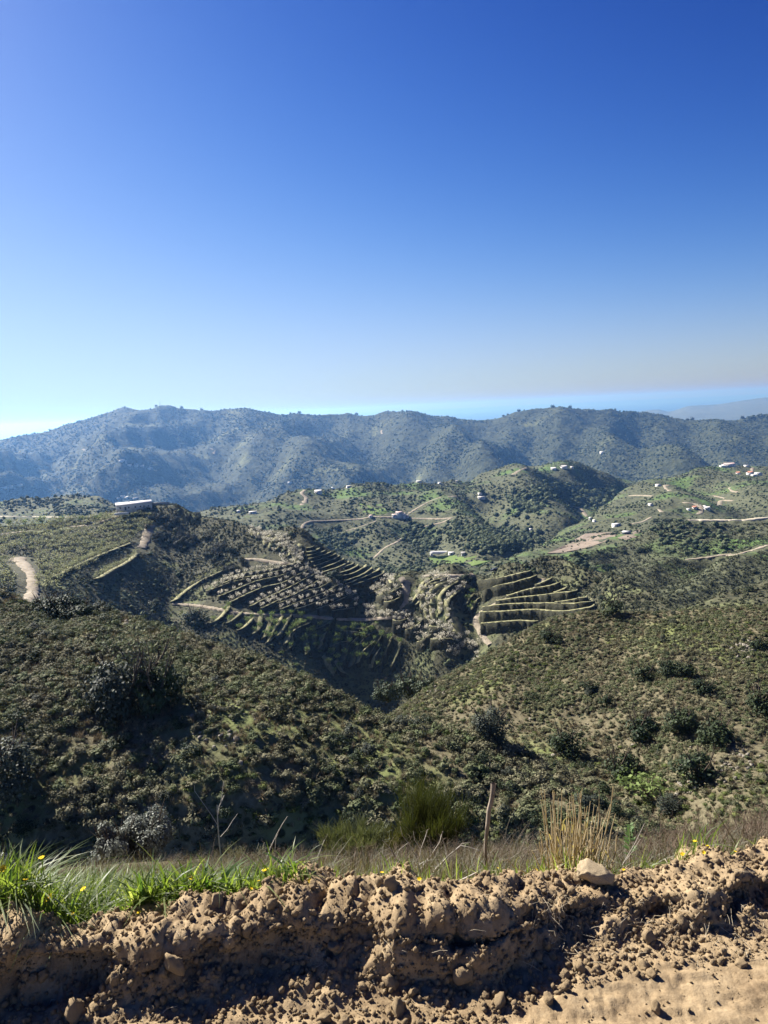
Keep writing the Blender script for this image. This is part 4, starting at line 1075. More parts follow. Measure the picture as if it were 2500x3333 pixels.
# slope of bushes below the farmhouse
ol = []
for (u, v, du, dv, n) in [(560, 1740, 60, 36, 14), (610, 1765, 60, 26, 16), (520, 1690, 36, 12, 9), (700, 1800, 60, 25, 16), (740, 1850, 40, 25, 9), (650, 1690, 40, 14, 5)]:
    for i in range(n):
        h, nn = cast(LC, u+rng.normal()*du*0.55, v+rng.normal()*dv*0.55)
        if h is not None: ol.append(h)
ol.sort(key=lambda h: uv_of(np.array(h))[0])
for i, h in enumerate(ol):
    place_tree('olive_tree', (h.x, h.y, h.z-0.2), (oli_data if i % 2 else oak_data)[i % 4], 3.2+2.2*rng.random(), rng.random()*6, 'dark olive tree, %s from the left on the shaded slope below the farmhouse' % ordn(i+1), 'olive trees on the shaded slope', 'tree')
for u, v, hp, dt, lb in [(355, 1648, 24, oak_data[0], 'dark round tree left of the long white farmhouse'), (336, 1652, 18, oli_data[0], 'grey tree at the far left of the farmhouse'), (372, 1650, 18, grn_data[0], 'light green tree touching the left end of the farmhouse'),
                         (550, 1640, 26, grn_data[1], 'bright green spreading tree right of the farmhouse'), (562, 1632, 16, oak_data[1], 'dark tree top behind the bright green tree'), (486, 1640, 14, grn_data[2], 'pale tree behind the right end of the farmhouse'),
                         (503, 1642, 13, yng_data[0], 'thin pale tree behind the low wall'), (480, 1666, 20, oli_data[2], 'grey green bush in front of the farmhouse terrace'), (455, 1675, 22, oli_data[3], 'rounded olive tree below the farmhouse'),
                         (400, 1682, 24, oli_data[1], 'wind bent olive tree at the end of the farmhouse track'), (457, 1652, 10, oak_data[3], 'small bush against the farmhouse wall')]:
    px_tree(LC, u, v, hp, dt, lb, 'tree', 'tree', None, 1.0, 1.2)
# individual dark trees of the nearer right hills
k = 0
for L_, lst in ((LD4, [(1975, 1860, 40), (2085, 1800, 28), (2110, 1795, 24), (2030, 1800, 18), (1960, 1800, 14), (1990, 1810, 12)]),
                (LD3, [(2195, 1790+15, 26), (2350, 1815+10, 14)]), (LAYERS['D2'], [(2440, 1925, 26), (2380, 1990, 20), (2330, 1968, 14)]), (LAYERS['C2'], [(1945, 1895, 26), (1960, 1950, 22)]),
                (LD5, [(2212, 1666, 16), (1993, 1742, 14), (1975, 1742, 10), (2050, 1712, 14), (2130, 1700, 14), (2165, 1700, 18), (2180, 1700, 16), (2010, 1655, 9), (2040, 1652, 9), (2055, 1653, 9)])):
    wh = {id(LD4): 'scrub hill under the straight road', id(LD3): 'spur under the straight road', id(LAYERS['D2']): 'low shoulder at the right edge', id(LAYERS['C2']): 'dark spur behind the knoll', id(LD5): 'villa hill'}[id(L_)]
    for j, (u, v, hp) in enumerate(sorted(lst)):
        e = px_tree(L_, u, v, hp, oak_data[k % 4], 'dark round tree, %s from the left on the %s' % (ordn(j+1), wh), 'tree', 'tree', 'lone dark trees on the right hills', 1.0, 1.2); k += 1
# trees that break the skyline of the range
for ui, u in enumerate(sorted([250, 590, 655, 945, 974, 1160, 1310, 1640, 1655, 1690, 1800, 1857, 2003, 2240, 2255, 2420, 110, 60, 160])):
    v0 = pchip([a for a, _ in crestF], [b for _, b in crestF], [u])[0]
    h = None
    for dv in range(-6, 14):
        h, _ = cast(LF, u, v0+dv)
        if h is not None: break
    if h is not None:
        place_tree('tree', (h.x, h.y+10, h.z-2), oak_data[u % 4], 14+10*rng.random(), u, 'skyline tree, %s from the left along the mountain range crest' % ordn(ui+1), 'lone trees on the skyline', 'tree')

# ------------------------------------------------------------------ houses
HM = {}
HM['white'] = simple_mat('whitewash', (0.58, 0.57, 0.54), (0.70, 0.69, 0.67), 0.5)
HM['roof'] = simple_mat('pale_roof', (0.55, 0.53, 0.50), (0.68, 0.65, 0.62), 0.4)
HM['tile'] = simple_mat('clay_tile', (0.45, 0.20, 0.13), (0.55, 0.28, 0.19), 0.8)
HM['pinkroof'] = simple_mat('pink_tile', (0.55, 0.40, 0.36), (0.66, 0.50, 0.45), 0.8)
HM['dark'] = simple_mat('dark_opening', (0.05, 0.055, 0.065), (0.09, 0.095, 0.11), 1.0)
HM['stone'] = simple_mat('rubble_wall', (0.30, 0.28, 0.25), (0.42, 0.40, 0.36), 1.2, 0.3)

def box(x0, x1, y0, y1, z0, z1):
    v = np.array([(x, y, z) for z in (z0, z1) for y in (y0, y1) for x in (x0, x1)], float)
    f = np.array([(0, 2, 3, 1), (4, 5, 7, 6), (0, 1, 5, 4), (2, 6, 7, 3), (0, 4, 6, 2), (1, 3, 7, 5)])
    return v, f
def gable(w, d, h, rise, over=0.4):
    x0, x1, y0, y1 = -w/2-over, w/2+over, -d/2-over, d/2+over
    v = np.array([(x0, y0, h), (x1, y0, h), (x1, y1, h), (x0, y1, h), (x0, 0, h+rise), (x1, 0, h+rise),
                  (x0, y0, h-0.2), (x1, y0, h-0.2), (x1, y1, h-0.2), (x0, y1, h-0.2)])
    return v, np.array([(0, 1, 5, 4), (2, 3, 4, 5), (6, 9, 8, 7), (0, 6, 7, 1), (2, 8, 9, 3), (1, 7, 8, 2), (3, 9, 6, 0)])
def house(L, u, v, wpx, hpx, depth, label, roof='flat', rmat='roof', wins=2, rz=0.0, door=True, cat='house', name='white_house', lift=0.0, group=None):
    h, nn = cast(L, u, v)
    if h is None: return None
    w = wpx*h.y/F; H = max(hpx*h.y/F, 2.2)
    e = empty(name, (h.x, h.y+depth*0.3, h.z+lift), rz); tag(e, label, cat, group)
    vb, fb = box(-w/2, w/2, -depth/2, depth/2, -4.0, H)
    link('wall', mesh_np('wall', vb, fb, HM['white']), e)
    if roof == 'flat':
        a = box(-w/2-0.25, w/2+0.25, -depth/2-0.25, depth/2+0.25, H+0.003, H+0.28)
        link('roof', mesh_np('roof', *a, HM[rmat]), e)
    else:
        gv, gf = gable(w, depth, H+0.21, min(depth*0.22, 2.2)); 
        link('roof', mesh_np('roof', gv, gf, HM[rmat]), e)
        # gable infill
    for i in range(wins):
        x = -w/2 + w*(i+0.7)/(wins+0.4)
        f = link('window', mesh_np('window', *box(x-0.62, x+0.62, -depth/2-0.08, -depth/2+0.3, H*0.42, H*0.42+1.25), HM['roof']), e)
        link('pane', mesh_np('pane', *box(x-0.5, x+0.5, -depth/2-0.12, -depth/2-0.082, H*0.42+0.12, H*0.42+1.13), HM['dark']), f)
    if door:
        x = -w*0.12
        link('door', mesh_np('door', *box(x-0.55, x+0.55, -depth/2-0.07, -depth/2+0.3, 0.0, 2.1), HM['dark']), e)
    return e

# the long farmhouse on the ridge: two wings and a sloping pale roof
h, nn = cast(LC, 440, 1660)
fd = 462.0; px = fd/F
o_ = P(437, 1656, fd)
fe = empty('farmhouse', (o_[0], o_[1], o_[2]), math.radians(20)); tag(fe, 'long low white farmhouse with a flat pale roof on the ridge at left', 'house')
Wd, Dp, Hh = 20.5, 9.0, 3.1
vv = np.array([(-Wd/2, -Dp/2, -3), (Wd/2, -Dp/2, -3), (Wd/2, Dp/2, -3), (-Wd/2, Dp/2, -3), (-Wd/2, -Dp/2, Hh), (Wd/2, -Dp/2, Hh+0.2), (Wd/2, Dp/2, Hh+0.9), (-Wd/2, Dp/2, Hh+0.6)])
link('wall', mesh_np('wall', vv, [(0, 1, 5, 4), (1, 2, 6, 5), (2, 3, 7, 6), (3, 0, 4, 7), (0, 3, 2, 1)], HM['white']), fe)
rv = np.array([(-Wd/2-0.3, -Dp/2-0.3, Hh+0.01), (Wd/2+0.3, -Dp/2-0.3, Hh+0.21), (Wd/2+0.3, Dp/2+0.3, Hh+0.95), (-Wd/2-0.3, Dp/2+0.3, Hh+0.65)])
rv = np.concatenate([rv, rv+[0, 0, 0.2]])
link('roof', mesh_np('roof', rv, [(0, 3, 2, 1), (4, 5, 6, 7), (0, 1, 5, 4), (1, 2, 6, 5), (2, 3, 7, 6), (3, 0, 4, 7)], HM['roof']), fe)
link('chimney', mesh_np('chimney', *box(-3.0, -2.3, 1.0, 1.7, Hh+0.3, Hh+1.3), HM['white']), fe)
for x in (-8.0, -3.2, 0.6, 3.6, 5.6, 8.2):
    wv = link('window', mesh_np('window', *box(x-0.5, x+0.5, -Dp/2-0.06, -Dp/2+0.2, 1.0, 2.1), HM['roof']), fe)
    link('pane', mesh_np('pane', *box(x-0.4, x+0.4, -Dp/2-0.09, -Dp/2-0.062, 1.1, 2.0), HM['dark']), wv)
link('door', mesh_np('door', *box(-5.6, -4.6, -Dp/2-0.05, -Dp/2+0.2, 0.0, 2.2), HM['dark']), fe)
q = P(514, 1642, fd+6)
tag(link('low_wall', mesh_np('low_wall', *box(-7, 7, -0.25, 0.25, -2.5, 1.3), HM['stone']), None, (q[0], q[1], q[2])), 'low grey wall running right from the farmhouse', 'wall')
q = P(425, 1668, fd-14)
tag(link('terrace_wall', mesh_np('terrace_wall', *box(-9, -1, -0.3, 0.3, -1.0, 0.3), HM['white']), None, (q[0], q[1], q[2]), (0, 0, math.radians(14))), 'white retaining wall in front of the farmhouse terrace', 'wall')

# large white villa on the mid hill: stepped blocks
h, nn = cast(LE, 1303, 1686)
ve = empty('villa', (h.x, h.y, h.z)); tag(ve, 'large white stepped villa with pinkish roofs on the mid hill', 'house')
k_ = h.y/F
def blk(x0, x1, H, y0, y1, nm='wing', rm='pinkroof'):
    b = link(nm, mesh_np(nm, *box(x0*k_, x1*k_, y0, y1, -4, H*k_), HM['white']), ve)
    link('roof', mesh_np('roof', *box(x0*k_-0.2, x1*k_+0.2, y0-0.2, y1+0.2, H*k_+0.004, H*k_+0.35), HM[rm]), b)
    x = (x0+x1)/2*k_
    n_ = max(1, int((x1-x0)*k_/3.5))
    for i in range(n_):
        xx = x0*k_ + (x1-x0)*k_*(i+0.5)/n_
        link('window', mesh_np('window', *box(xx-0.5, xx+0.5, y0-0.08, y0+0.2, H*k_-2.0, H*k_-0.8), HM['dark']), b)
blk(-27, -14, 12, -4, 4); blk(-14.2, 8, 19, -3, 6); blk(8.2, 17, 14, -4.5, 4); blk(17.2, 27, 8, -3, 3); blk(-36, -27.2, 5, -2, 2, 'outbuilding')
specs = [
    (LE, 1568, 1624, 24, 7, 7, 'long white house with a pale roof beside the hilltop hairpin', 'flat', 'roof', 3), (LE, 1563, 1611, 12, 6, 6, 'small white house above the long white house', 'flat', 'roof', 1),
    (LE, 1036, 1607, 22, 8, 8, 'grey roofed house on the left top of the mid hill', 'gable', 'roof', 3), (LE, 1364, 1571, 16, 5, 8, 'white house on the crest of the mid hill', 'flat', 'roof', 2),
    (LE, 1335, 1574, 9, 4, 6, 'small bright outbuilding left of the crest house', 'flat', 'roof', 1), (LE, 1432, 1575, 10, 4, 6, 'tiny white house farther right along the crest', 'flat', 'roof', 1),
    (LE, 1135, 1588, 14, 6, 7, 'small white house by the steep track on the skyline hill', 'flat', 'roof', 1), (LE, 1487, 1569, 9, 4, 6, 'low white house near the dark terraces', 'flat', 'roof', 1),
    (LE, 822, 1672, 24, 4, 6, 'flat white shed at the left end of the mid hill', 'flat', 'roof', 2), (LE, 756, 1645, 14, 6, 8, 'white house on the far left brow', 'gable', 'roof', 2), (LE, 776, 1668, 10, 4, 6, 'small white shed below the far left house', 'flat', 'roof', 1),
    (LE, 1207, 1684, 10, 5, 6, 'small pink walled hut at the end of the villa terrace', 'flat', 'pinkroof', 1),
    (LE, 1470, 1806, 18, 6, 6, 'white shed beside the long greenhouse', 'flat', 'roof', 1), (LE, 1508, 1808, 12, 5, 6, 'dark roofed hut right of the greenhouse', 'gable', 'stone', 1), (LE, 1405, 1808, 9, 3, 4, 'tiny white hut below the greenhouse', 'flat', 'roof', 0),
    (LE, 1690, 1731, 16, 5, 5, 'low white building on the edge of the dark wood', 'flat', 'roof', 1), (LE, 1728, 1727, 7, 4, 5, 'tiny white hut above the dark wood', 'flat', 'roof', 0),
    (LE, 1836, 1525, 18, 6, 12, 'white house on the farther crest', 'gable', 'roof', 2), (LE, 1863, 1524, 10, 5, 10, 'small white house right of the farther crest house', 'flat', 'roof', 1), (LE, 1802, 1529, 16, 4, 10, 'low pale house left of the farther crest house', 'gable', 'roof', 1),
    (LD5, 2375, 1518, 34, 7, 16, 'long white hilltop villa with a reddish roof', 'gable', 'pinkroof', 4), (LD5, 2352, 1520, 12, 4, 10, 'low white annex left of the hilltop villa', 'flat', 'roof', 1), (LD5, 2432, 1519, 14, 4, 10, 'small white house behind the hilltop villa', 'flat', 'roof', 1),
    (LD5, 2404, 1543, 11, 4, 9, 'little house with a red roof below the hilltop villa', 'gable', 'tile', 1), (LD5, 2443, 1547, 16, 9, 10, 'white farm with a clay roof at the foot of the steep lane', 'gable', 'tile', 2),
    (LD5, 2471, 1547, 18, 8, 10, 'white two part house right of the lane', 'flat', 'roof', 2), (LD5, 2456, 1549, 14, 4, 8, 'low white shed between the two lane houses', 'flat', 'roof', 1),
    (LD5, 2144, 1582, 12, 5, 8, 'white cottage beside the pale bend', 'flat', 'roof', 1), (LD5, 2262, 1657, 12, 6, 7, 'cottage with a pinkish red roof left of the winding lane', 'gable', 'tile', 1), (LD5, 2243, 1662, 9, 3, 5, 'low pale shed left of the red roofed cottage', 'flat', 'roof', 0),
    (LD5, 2302, 1660, 18, 7, 7, 'pale house among dark trees right of the winding lane', 'gable', 'roof', 2), (LD5, 2296, 1652, 8, 4, 5, 'small white hut behind the pale house', 'flat', 'roof', 0), (LD5, 2119, 1646, 10, 5, 6, 'white cottage among bushes near the loop track', 'flat', 'roof', 1),
    (LD5, 1838, 1716, 12, 5, 6, 'white cottage in the valley with a dark door', 'gable', 'roof', 1), (LD5, 1922, 1691, 8, 4, 6, 'tiny white hut on the valley floor', 'flat', 'roof', 0), (LD5, 1936, 1699, 7, 3, 5, 'tiny white hut lowest on the valley floor', 'flat', 'roof', 0),
    (LD5, 2008, 1713, 22, 7, 7, 'cream flat roofed house on a levelled yard', 'flat', 'roof', 2), (LD5, 2260, 1522, 8, 3, 8, 'small pale hut on the left shoulder of the villa hill', 'flat', 'roof', 0),
    (LF, 1962, 1476, 12, 6, 20, 'lone white house high on the mountain range', 'flat', 'roof', 1), (LF, 395, 1503, 12, 6, 20, 'pale house at the top of the range settlement', 'flat', 'roof', 1), (LF, 420, 1516, 10, 4, 20, 'leftmost low white house of the range settlement row', 'flat', 'roof', 0),
    (LF, 441, 1518, 12, 4, 20, 'middle low white house of the range settlement row', 'flat', 'roof', 0), (LF, 460, 1519, 10, 4, 20, 'rightmost low white house of the range settlement row', 'flat', 'roof', 0), (LF, 484, 1527, 12, 4, 20, 'small white house just below the settlement row', 'flat', 'roof', 0),
    (LF, 12, 1590, 14, 5, 20, 'white house at the left edge in the deep valley', 'flat', 'roof', 1), (LF, 30, 1586, 12, 5, 20, 'second white house in the deep valley at left', 'flat', 'roof', 1), (LF, 60, 1582, 16, 5, 20, 'long pale house in the deep valley at left', 'flat', 'roof', 1),
    (LF, 400, 1618, 12, 5, 20, 'white house behind the farmhouse roof', 'flat', 'roof', 1), (LF, 415, 1622, 14, 5, 20, 'cluster house above the farmhouse roof', 'flat', 'roof', 1), (LF, 385, 1624, 10, 4, 20, 'small white house above the left end of the farmhouse', 'flat', 'roof', 0),
    (LF, 440, 1624, 12, 4, 20, 'white house above the right part of the farmhouse roof', 'flat', 'roof', 0), (LF, 1083, 1592, 10, 5, 18, 'white house in the valley just above the mid hill skyline', 'flat', 'roof', 1), (LF, 945, 1572, 14, 4, 18, 'pale house in the woods low on the range', 'flat', 'roof', 0)]
for s_ in specs:
    L_, u, v, w, hh, dp, lb, rf, rm, wn = s_
    house(L_, u, v, w, hh, dp, lb, rf, rm, wn, door=(w > 11), rz=rng.normal()*0.15)
# greenhouse tunnel
h, nn = cast(LE, 1429, 1802)
if h is not None:
    k_ = h.y/F; W_ = 56*k_; r_ = 2.6
    th = np.linspace(0, math.pi, 9); V = []
    for x in np.linspace(-W_/2, W_/2, 13):
        for t in th: V.append((x, -math.cos(t)*r_, math.sin(t)*r_*1.0+0.4))
    ge = empty('greenhouse', (h.x, h.y, h.z), math.radians(-12)); tag(ge, 'long white plastic greenhouse tunnel on the lower mid hill', 'greenhouse')
    link('cover', mesh_np('cover', V, gridfaces(13, 9), HM['white'], True), ge)
    link('base', mesh_np('base', *box(-W_/2, W_/2, -r_, r_, -2, 0.4), HM['stone']), ge)
    for sx in (-1, 1):
        Vv = [(sx*W_/2, 0, 0.4)] + [(sx*W_/2, -math.cos(t)*r_, math.sin(t)*r_+0.4) for t in th]
        me = bpy.data.meshes.new('end_panel'); me.from_pydata(Vv, [], [(0, i+1, i+2) for i in range(8)]); me.materials.append(HM['roof']); link('end_panel', me, ge)
# round water tank
h, nn = cast(LD5, 2041, 1739)
if h is not None:
    k_ = h.y/F; R_ = 14*k_; H_ = 2.6
    th = np.linspace(0, 2*math.pi, 33)[:-1]
    def ring(r, z): return [(r*math.cos(t), r*math.sin(t), z) for t in th]
    te = empty('water_tank', (h.x, h.y+R_*0.5, h.z)); tag(te, 'round white roofed water tank in the valley', 'tank')
    V = ring(R_, -2)+ring(R_, H_-0.5); link('wall', mesh_np('wall', V, [(i, (i+1) % 32, 32+(i+1) % 32, 32+i) for i in range(32)], HM['dark']), te)
    V = ring(R_*1.03, H_-0.5)+ring(R_*1.03, H_)+ring(R_*0.02, H_+0.6); Fq = [(i, (i+1) % 32, 32+(i+1) % 32, 32+i) for i in range(32)]+[(32+i, 32+(i+1) % 32, 64+(i+1) % 32, 64+i) for i in range(32)]
    link('roof', mesh_np('roof', V, Fq, HM['white']), te)
# turquoise pond
HM['pond'], _n, _b = newmat('turquoise_water'); _b.inputs['Base Color'].default_value = (0.05, 0.22, 0.24, 1); _b.inputs['Roughness'].default_value = 0.1
patch(LD5, [(1952, 1742), (1962, 1738), (1976, 1741), (1966, 1748)], HM['pond'], 'pond_water', 'small turquoise irrigation pond', 0.7)
# mast on the summit of the range
hh = None
for dv in range(-4, 20):
    hh, _ = cast(LF, 521, 1319+dv)
    if hh is not None: break
if hh is not None:
    me_ = empty('radio_mast', hh); tag(me_, 'thin radio mast on the highest summit of the range', 'mast')
    tv, tf = tube([(0, 0, -4), (0, 0, 14), (0, 0, 30)], [1.3, 1.0, 0.5], 6); link('pole', mesh_np('pole', tv, tf, HM['stone']), me_)
    link('cabin', mesh_np('cabin', *box(-30, -16, -4, 4, -4, 6), HM['stone']), me_)
# a parked car on the saddle and one by the farmhouse track
HM['car'] = simple_mat('dark_car_paint', (0.03, 0.035, 0.04), (0.05, 0.05, 0.06), 1.0, rough=0.35)
def car(loc, rz, label):
    e = empty('parked_car', loc, rz); tag(e, label, 'car')
    pr = [(-2.1, 0.35), (-2.1, 0.85), (-1.3, 1.0), (-0.8, 1.5), (0.9, 1.5), (1.5, 1.0), (2.1, 0.85), (2.1, 0.35)]
    V = [(x, s*0.85*(0.85 if z > 1.2 else 1), z) for s in (-1, 1) for x, z in pr]
    me = bpy.data.meshes.new('body'); me.from_pydata(V, [], [tuple(range(8))[::-1], tuple(range(8, 16))] + [(i, (i+1) % 8, 8+(i+1) % 8, 8+i) for i in range(8)]); me.materials.append(HM['car']); link('body', me, e)
    for x in (-1.3, 1.3):
        for y in (-0.85, 0.85):
            tv, tf = tube([(x, y-0.12, 0.33), (x, y+0.12, 0.33)], [0.33, 0.33], 12); link('wheel', mesh_np('wheel', tv, tf, HM['dark']), e)
h, _ = cast(LC, 287, 1707)
if h is not None: car((h.x, h.y, h.z+0.1), 0.3, 'small dark car parked by the track on the orchard slope')
h, _ = cast(LC, 1612, 1860)
if h is not None: car((h.x, h.y, h.z+0.1), 0.1, 'dark vehicle parked on the flat top of the knoll')
# ================================================================== FOREGROUND
M['soil'], _n, _b = newmat('dry_soil'); _co = coords(_n)
_f1 = noise(_n, _co, 9, 6, 0.7); _f2 = noise(_n, _co, 90, 4, 0.7); _f3 = noise(_n, _co, 2.2, 3, 0.5)
_c = ramp(_n, _f1, [(0.3, (0.14, 0.096, 0.052)), (0.5, (0.30, 0.215, 0.118)), (0.72, (0.44, 0.335, 0.20))])
_c = mixc(_n, ramp(_n, _f3, [(0.45, (0, 0, 0)), (0.65, (0.5, 0.5, 0.5))]), _c, (0.38, 0.29, 0.17))
_c = mixc(_n, 0.35, _c, ramp(_n, _f2, [(0.3, (0.08, 0.05, 0.03)), (0.7, (0.40, 0.30, 0.185))]))
_n.links.new(_c, _b.inputs['Base Color']); _b.inputs['Roughness'].default_value = 0.95
_bp = _n.nodes.new('ShaderNodeBump'); _bp.inputs['Strength'].default_value = 0.7; _bp.inputs['Distance'].default_value = 0.004
_n.links.new(noise(_n, _co, 160, 5, 0.7), _bp.inputs['Height']); _n.links.new(_bp.outputs[0], _b.inputs['Normal'])
M['clod'] = simple_mat('clod_soil', (0.22, 0.155, 0.085), (0.46, 0.345, 0.205), 45, 0.9, bd=0.004)
M['stone'] = simple_mat('pale_stone', (0.24, 0.175, 0.10), (0.42, 0.34, 0.22), 18, 0.4, bd=0.003)
M['verge'] = simple_mat('verge_earth', (0.07, 0.055, 0.03), (0.15, 0.125, 0.07), 7, 0.5, bd=0.02)

crest_px = [(-700, 3040), (0, 2998), (98, 2987), (190, 3000), (347, 2984), (488, 2970), (597, 2950), (705, 2938), (800, 2930), (900, 2918), (1017, 2906), (1147, 2900), (1250, 2882), (1342, 2882), (1450, 2880), (1586, 2879), (1700, 2884), (1860, 2872), (2001, 2872), (2115, 2846), (2251, 2822), (2386, 2782), (2500, 2779), (3100, 2700)]
foot_px = [(-700, 3460), (0, 3400), (260, 3345), (430, 3312), (620, 3300), (800, 3290), (1071, 3268), (1288, 3243), (1560, 3262), (1700, 3192), (1763, 3161), (1953, 3118), (2142, 3078), (2414, 3047), (2500, 3008), (3100, 2900)]
def ground_hit(u, v, z=0.0):
    r = raydir(u, v); t = (z-CAMZ)/r.z; return r.x*t, r.y*t
fp = np.array([ground_hit(u, v) for u, v in foot_px])
XS = np.concatenate([np.linspace(-5.5, -2.1, 160)[:-1], np.linspace(-2.1, 2.1, 800), np.linspace(2.1, 5.5, 160)[1:]]); NX = len(XS)
foot_y = np.interp(XS, fp[:, 0], fp[:, 1])
cp = []
for u, v in crest_px:
    d = 2.0
    for _ in range(6):
        p = P(u, v, d); d = np.interp(p[0], XS, foot_y)+0.25
    cp.append(P(u, v, d))
cp = np.array(cp)
crest_y = np.interp(XS, cp[:, 0], cp[:, 1]); crest_z = np.interp(XS, cp[:, 0], cp[:, 2])
# profile parameter: (fraction from foot to crest in y, fraction in z)
prof = [(-7.5, 0.0), (-2.4, 0.0), (-0.4, 0.01), (-0.08, 0.03), (0.10, 0.10), (0.30, 0.30), (0.46, 0.44), (0.52, 0.58), (0.53, 0.76), (0.60, 0.90), (0.80, 0.97), (1.0, 1.0), (1.2, 0.92), (1.6, 0.55), (2.1, -0.1), (2.7, -1.0)]
pa = np.array(prof); seg = np.r_[0, np.cumsum(np.hypot(np.diff(pa[:, 0])*0.17, np.diff(pa[:, 1])*0.22))]
NS = 330
si = np.linspace(0, seg[-1], NS)
py = pchip(seg, pa[:, 0], si)[:, None]; pz = pchip(seg, pa[:, 1], si)[:, None]
dy = (crest_y-foot_y)[None]; X = np.broadcast_to(XS, (NS, NX)).copy()
wob = 0.05*fbm(X, py*0+X*0.3, 0.35, 3, 77)*np.clip(pz*1.5, 0, 1)
Y = foot_y[None] + py*dy + wob; Zb = np.where(py > 1.0, crest_z[None]-(1-pz)*0.24, pz*crest_z[None])
def normals(X, Y, Z):
    p = np.stack([X, Y, Z], -1); a = np.gradient(p, axis=1); b = np.gradient(p, axis=0)
    n = np.cross(a, b); return n/np.linalg.norm(n, axis=-1, keepdims=True)
n0 = normals(X, Y, Zb)
face = np.clip(pz*3, 0, 1)*np.clip((3.0-py)/1.0, 0, 1)   # 0 on the road, 1 on the bank
S_ = np.broadcast_to(si[:, None], X.shape)
def lump(sc_, sd, wob_=0.25):
    wx = (vnoise2(X/sc_*1.3+5, S_/sc_*1.3, sd)-0.5)*wob_*2; wy = (vnoise2(X/sc_*1.3-9, S_/sc_*1.3, sd+1)-0.5)*wob_*2
    f = worley2(X/sc_+wx, S_/sc_+wy, sd)
    return np.sqrt(np.maximum(0, 1-np.minimum(1, f/0.75)**2))-0.55
gate = lambda sc_, sd: np.clip((vnoise2(X/sc_, S_/sc_, sd)-0.3)*2.2, 0, 1)
col = vnoise2(X/0.13, S_/0.35, 61)   # hollows and buttresses along the bank
dsp = face*(0.15*(col-0.52)*np.clip(np.sin(np.clip(pz, 0, 1)*math.pi)*1.2, 0.15, 1) + 0.020*(vnoise2(X/0.05, S_/0.05, 3)-0.5)*2)
dsp = dsp + face*(0.030*lump(0.085, 11)*gate(0.2, 12) + 0.019*lump(0.036, 13)*gate(0.1, 14)) + (0.25+0.75*face)*0.010*lump(0.017, 15)*gate(0.05, 16) + (0.6+0.4*face)*0.0035*lump(0.0085, 17) + 0.0035*(rng.random(X.shape)-0.5)*(0.35+0.65*face)
road = (1-face)
flake = vnoise2(X/0.06+Y/0.1, Y/0.022, 21)
dsp = dsp + road*(0.012*(vnoise2(X/0.30, Y/0.14, 22)-0.5) + 0.006*np.clip((flake-0.5)*5, -0.5, 0.6) + 0.007*lump(0.03, 23)*gate(0.12, 24))
pts = np.stack([X, Y, Zb], -1) + n0*dsp[..., None]
bank = Layer(); bank.pts = pts; bank.nt = NS; bank.nr = NS; bank.nc = NX
_f = gridfaces(NS, NX); bank.bvh = BVHTree.FromPolygons(pts.reshape(-1, 3).tolist(), _f.tolist())
bo = link('dirt_road', mesh_np('dirt_road', pts.reshape(-1, 3), _f, M['soil'], False)); tag(bo, 'dry earth road edge with a crumbly bank of ploughed up soil', kind='structure')
NB = normals(pts[..., 0], pts[..., 1], pts[..., 2])

# clods ------------------------------------------------------------
clod_kinds = [rock_mesh('soil_clod', 200+i, M['clod'], 3, 0.5, (1, 0.8, 0.7), True, 0.2) for i in range(8)]
small_kinds = [rock_mesh('soil_crumb', 220+i, M['clod'], 1, 0.9, (1, 0.8, 0.7), True, 0.3) for i in range(6)]
mask = (pz > 0.02) & (py < 2.2)
rr = np.where(np.broadcast_to(mask, (NS, NX)).any(1))[0]; r0, r1 = rr[0], rr[-1]
def bank_pts(n, a, b, foot_bias=0.0):
    wts = (np.arange(a, b)-a+1.0)**(-foot_bias); wts /= wts.sum()
    ri = rng.choice(np.arange(a, b), n, p=wts); ci = rng.integers(90, NX-90, n)
    return pts[ri, ci], NB[ri, ci]
p_, n_ = bank_pts(30000, r0-6, r1, 0.15)
s_ = 0.0022+0.0105*rng.random(30000)**3.5
scatter('soil_crumbs', p_+n_*(s_*0.3)[:, None], small_kinds, 0, 0, 'loose soil crumbs all over the bank', 1.5, scales=s_)
rd = r0
p_, n_ = bank_pts(12000, 20, rd, 0.0); s_ = 0.0012+0.006*rng.random(12000)**4
scatter('soil_crumbs', p_+n_*(s_*0.2)[:, None], small_kinds, 0, 0, 'fine crumbs and grit on the trodden road surface', 1.5, scales=s_)
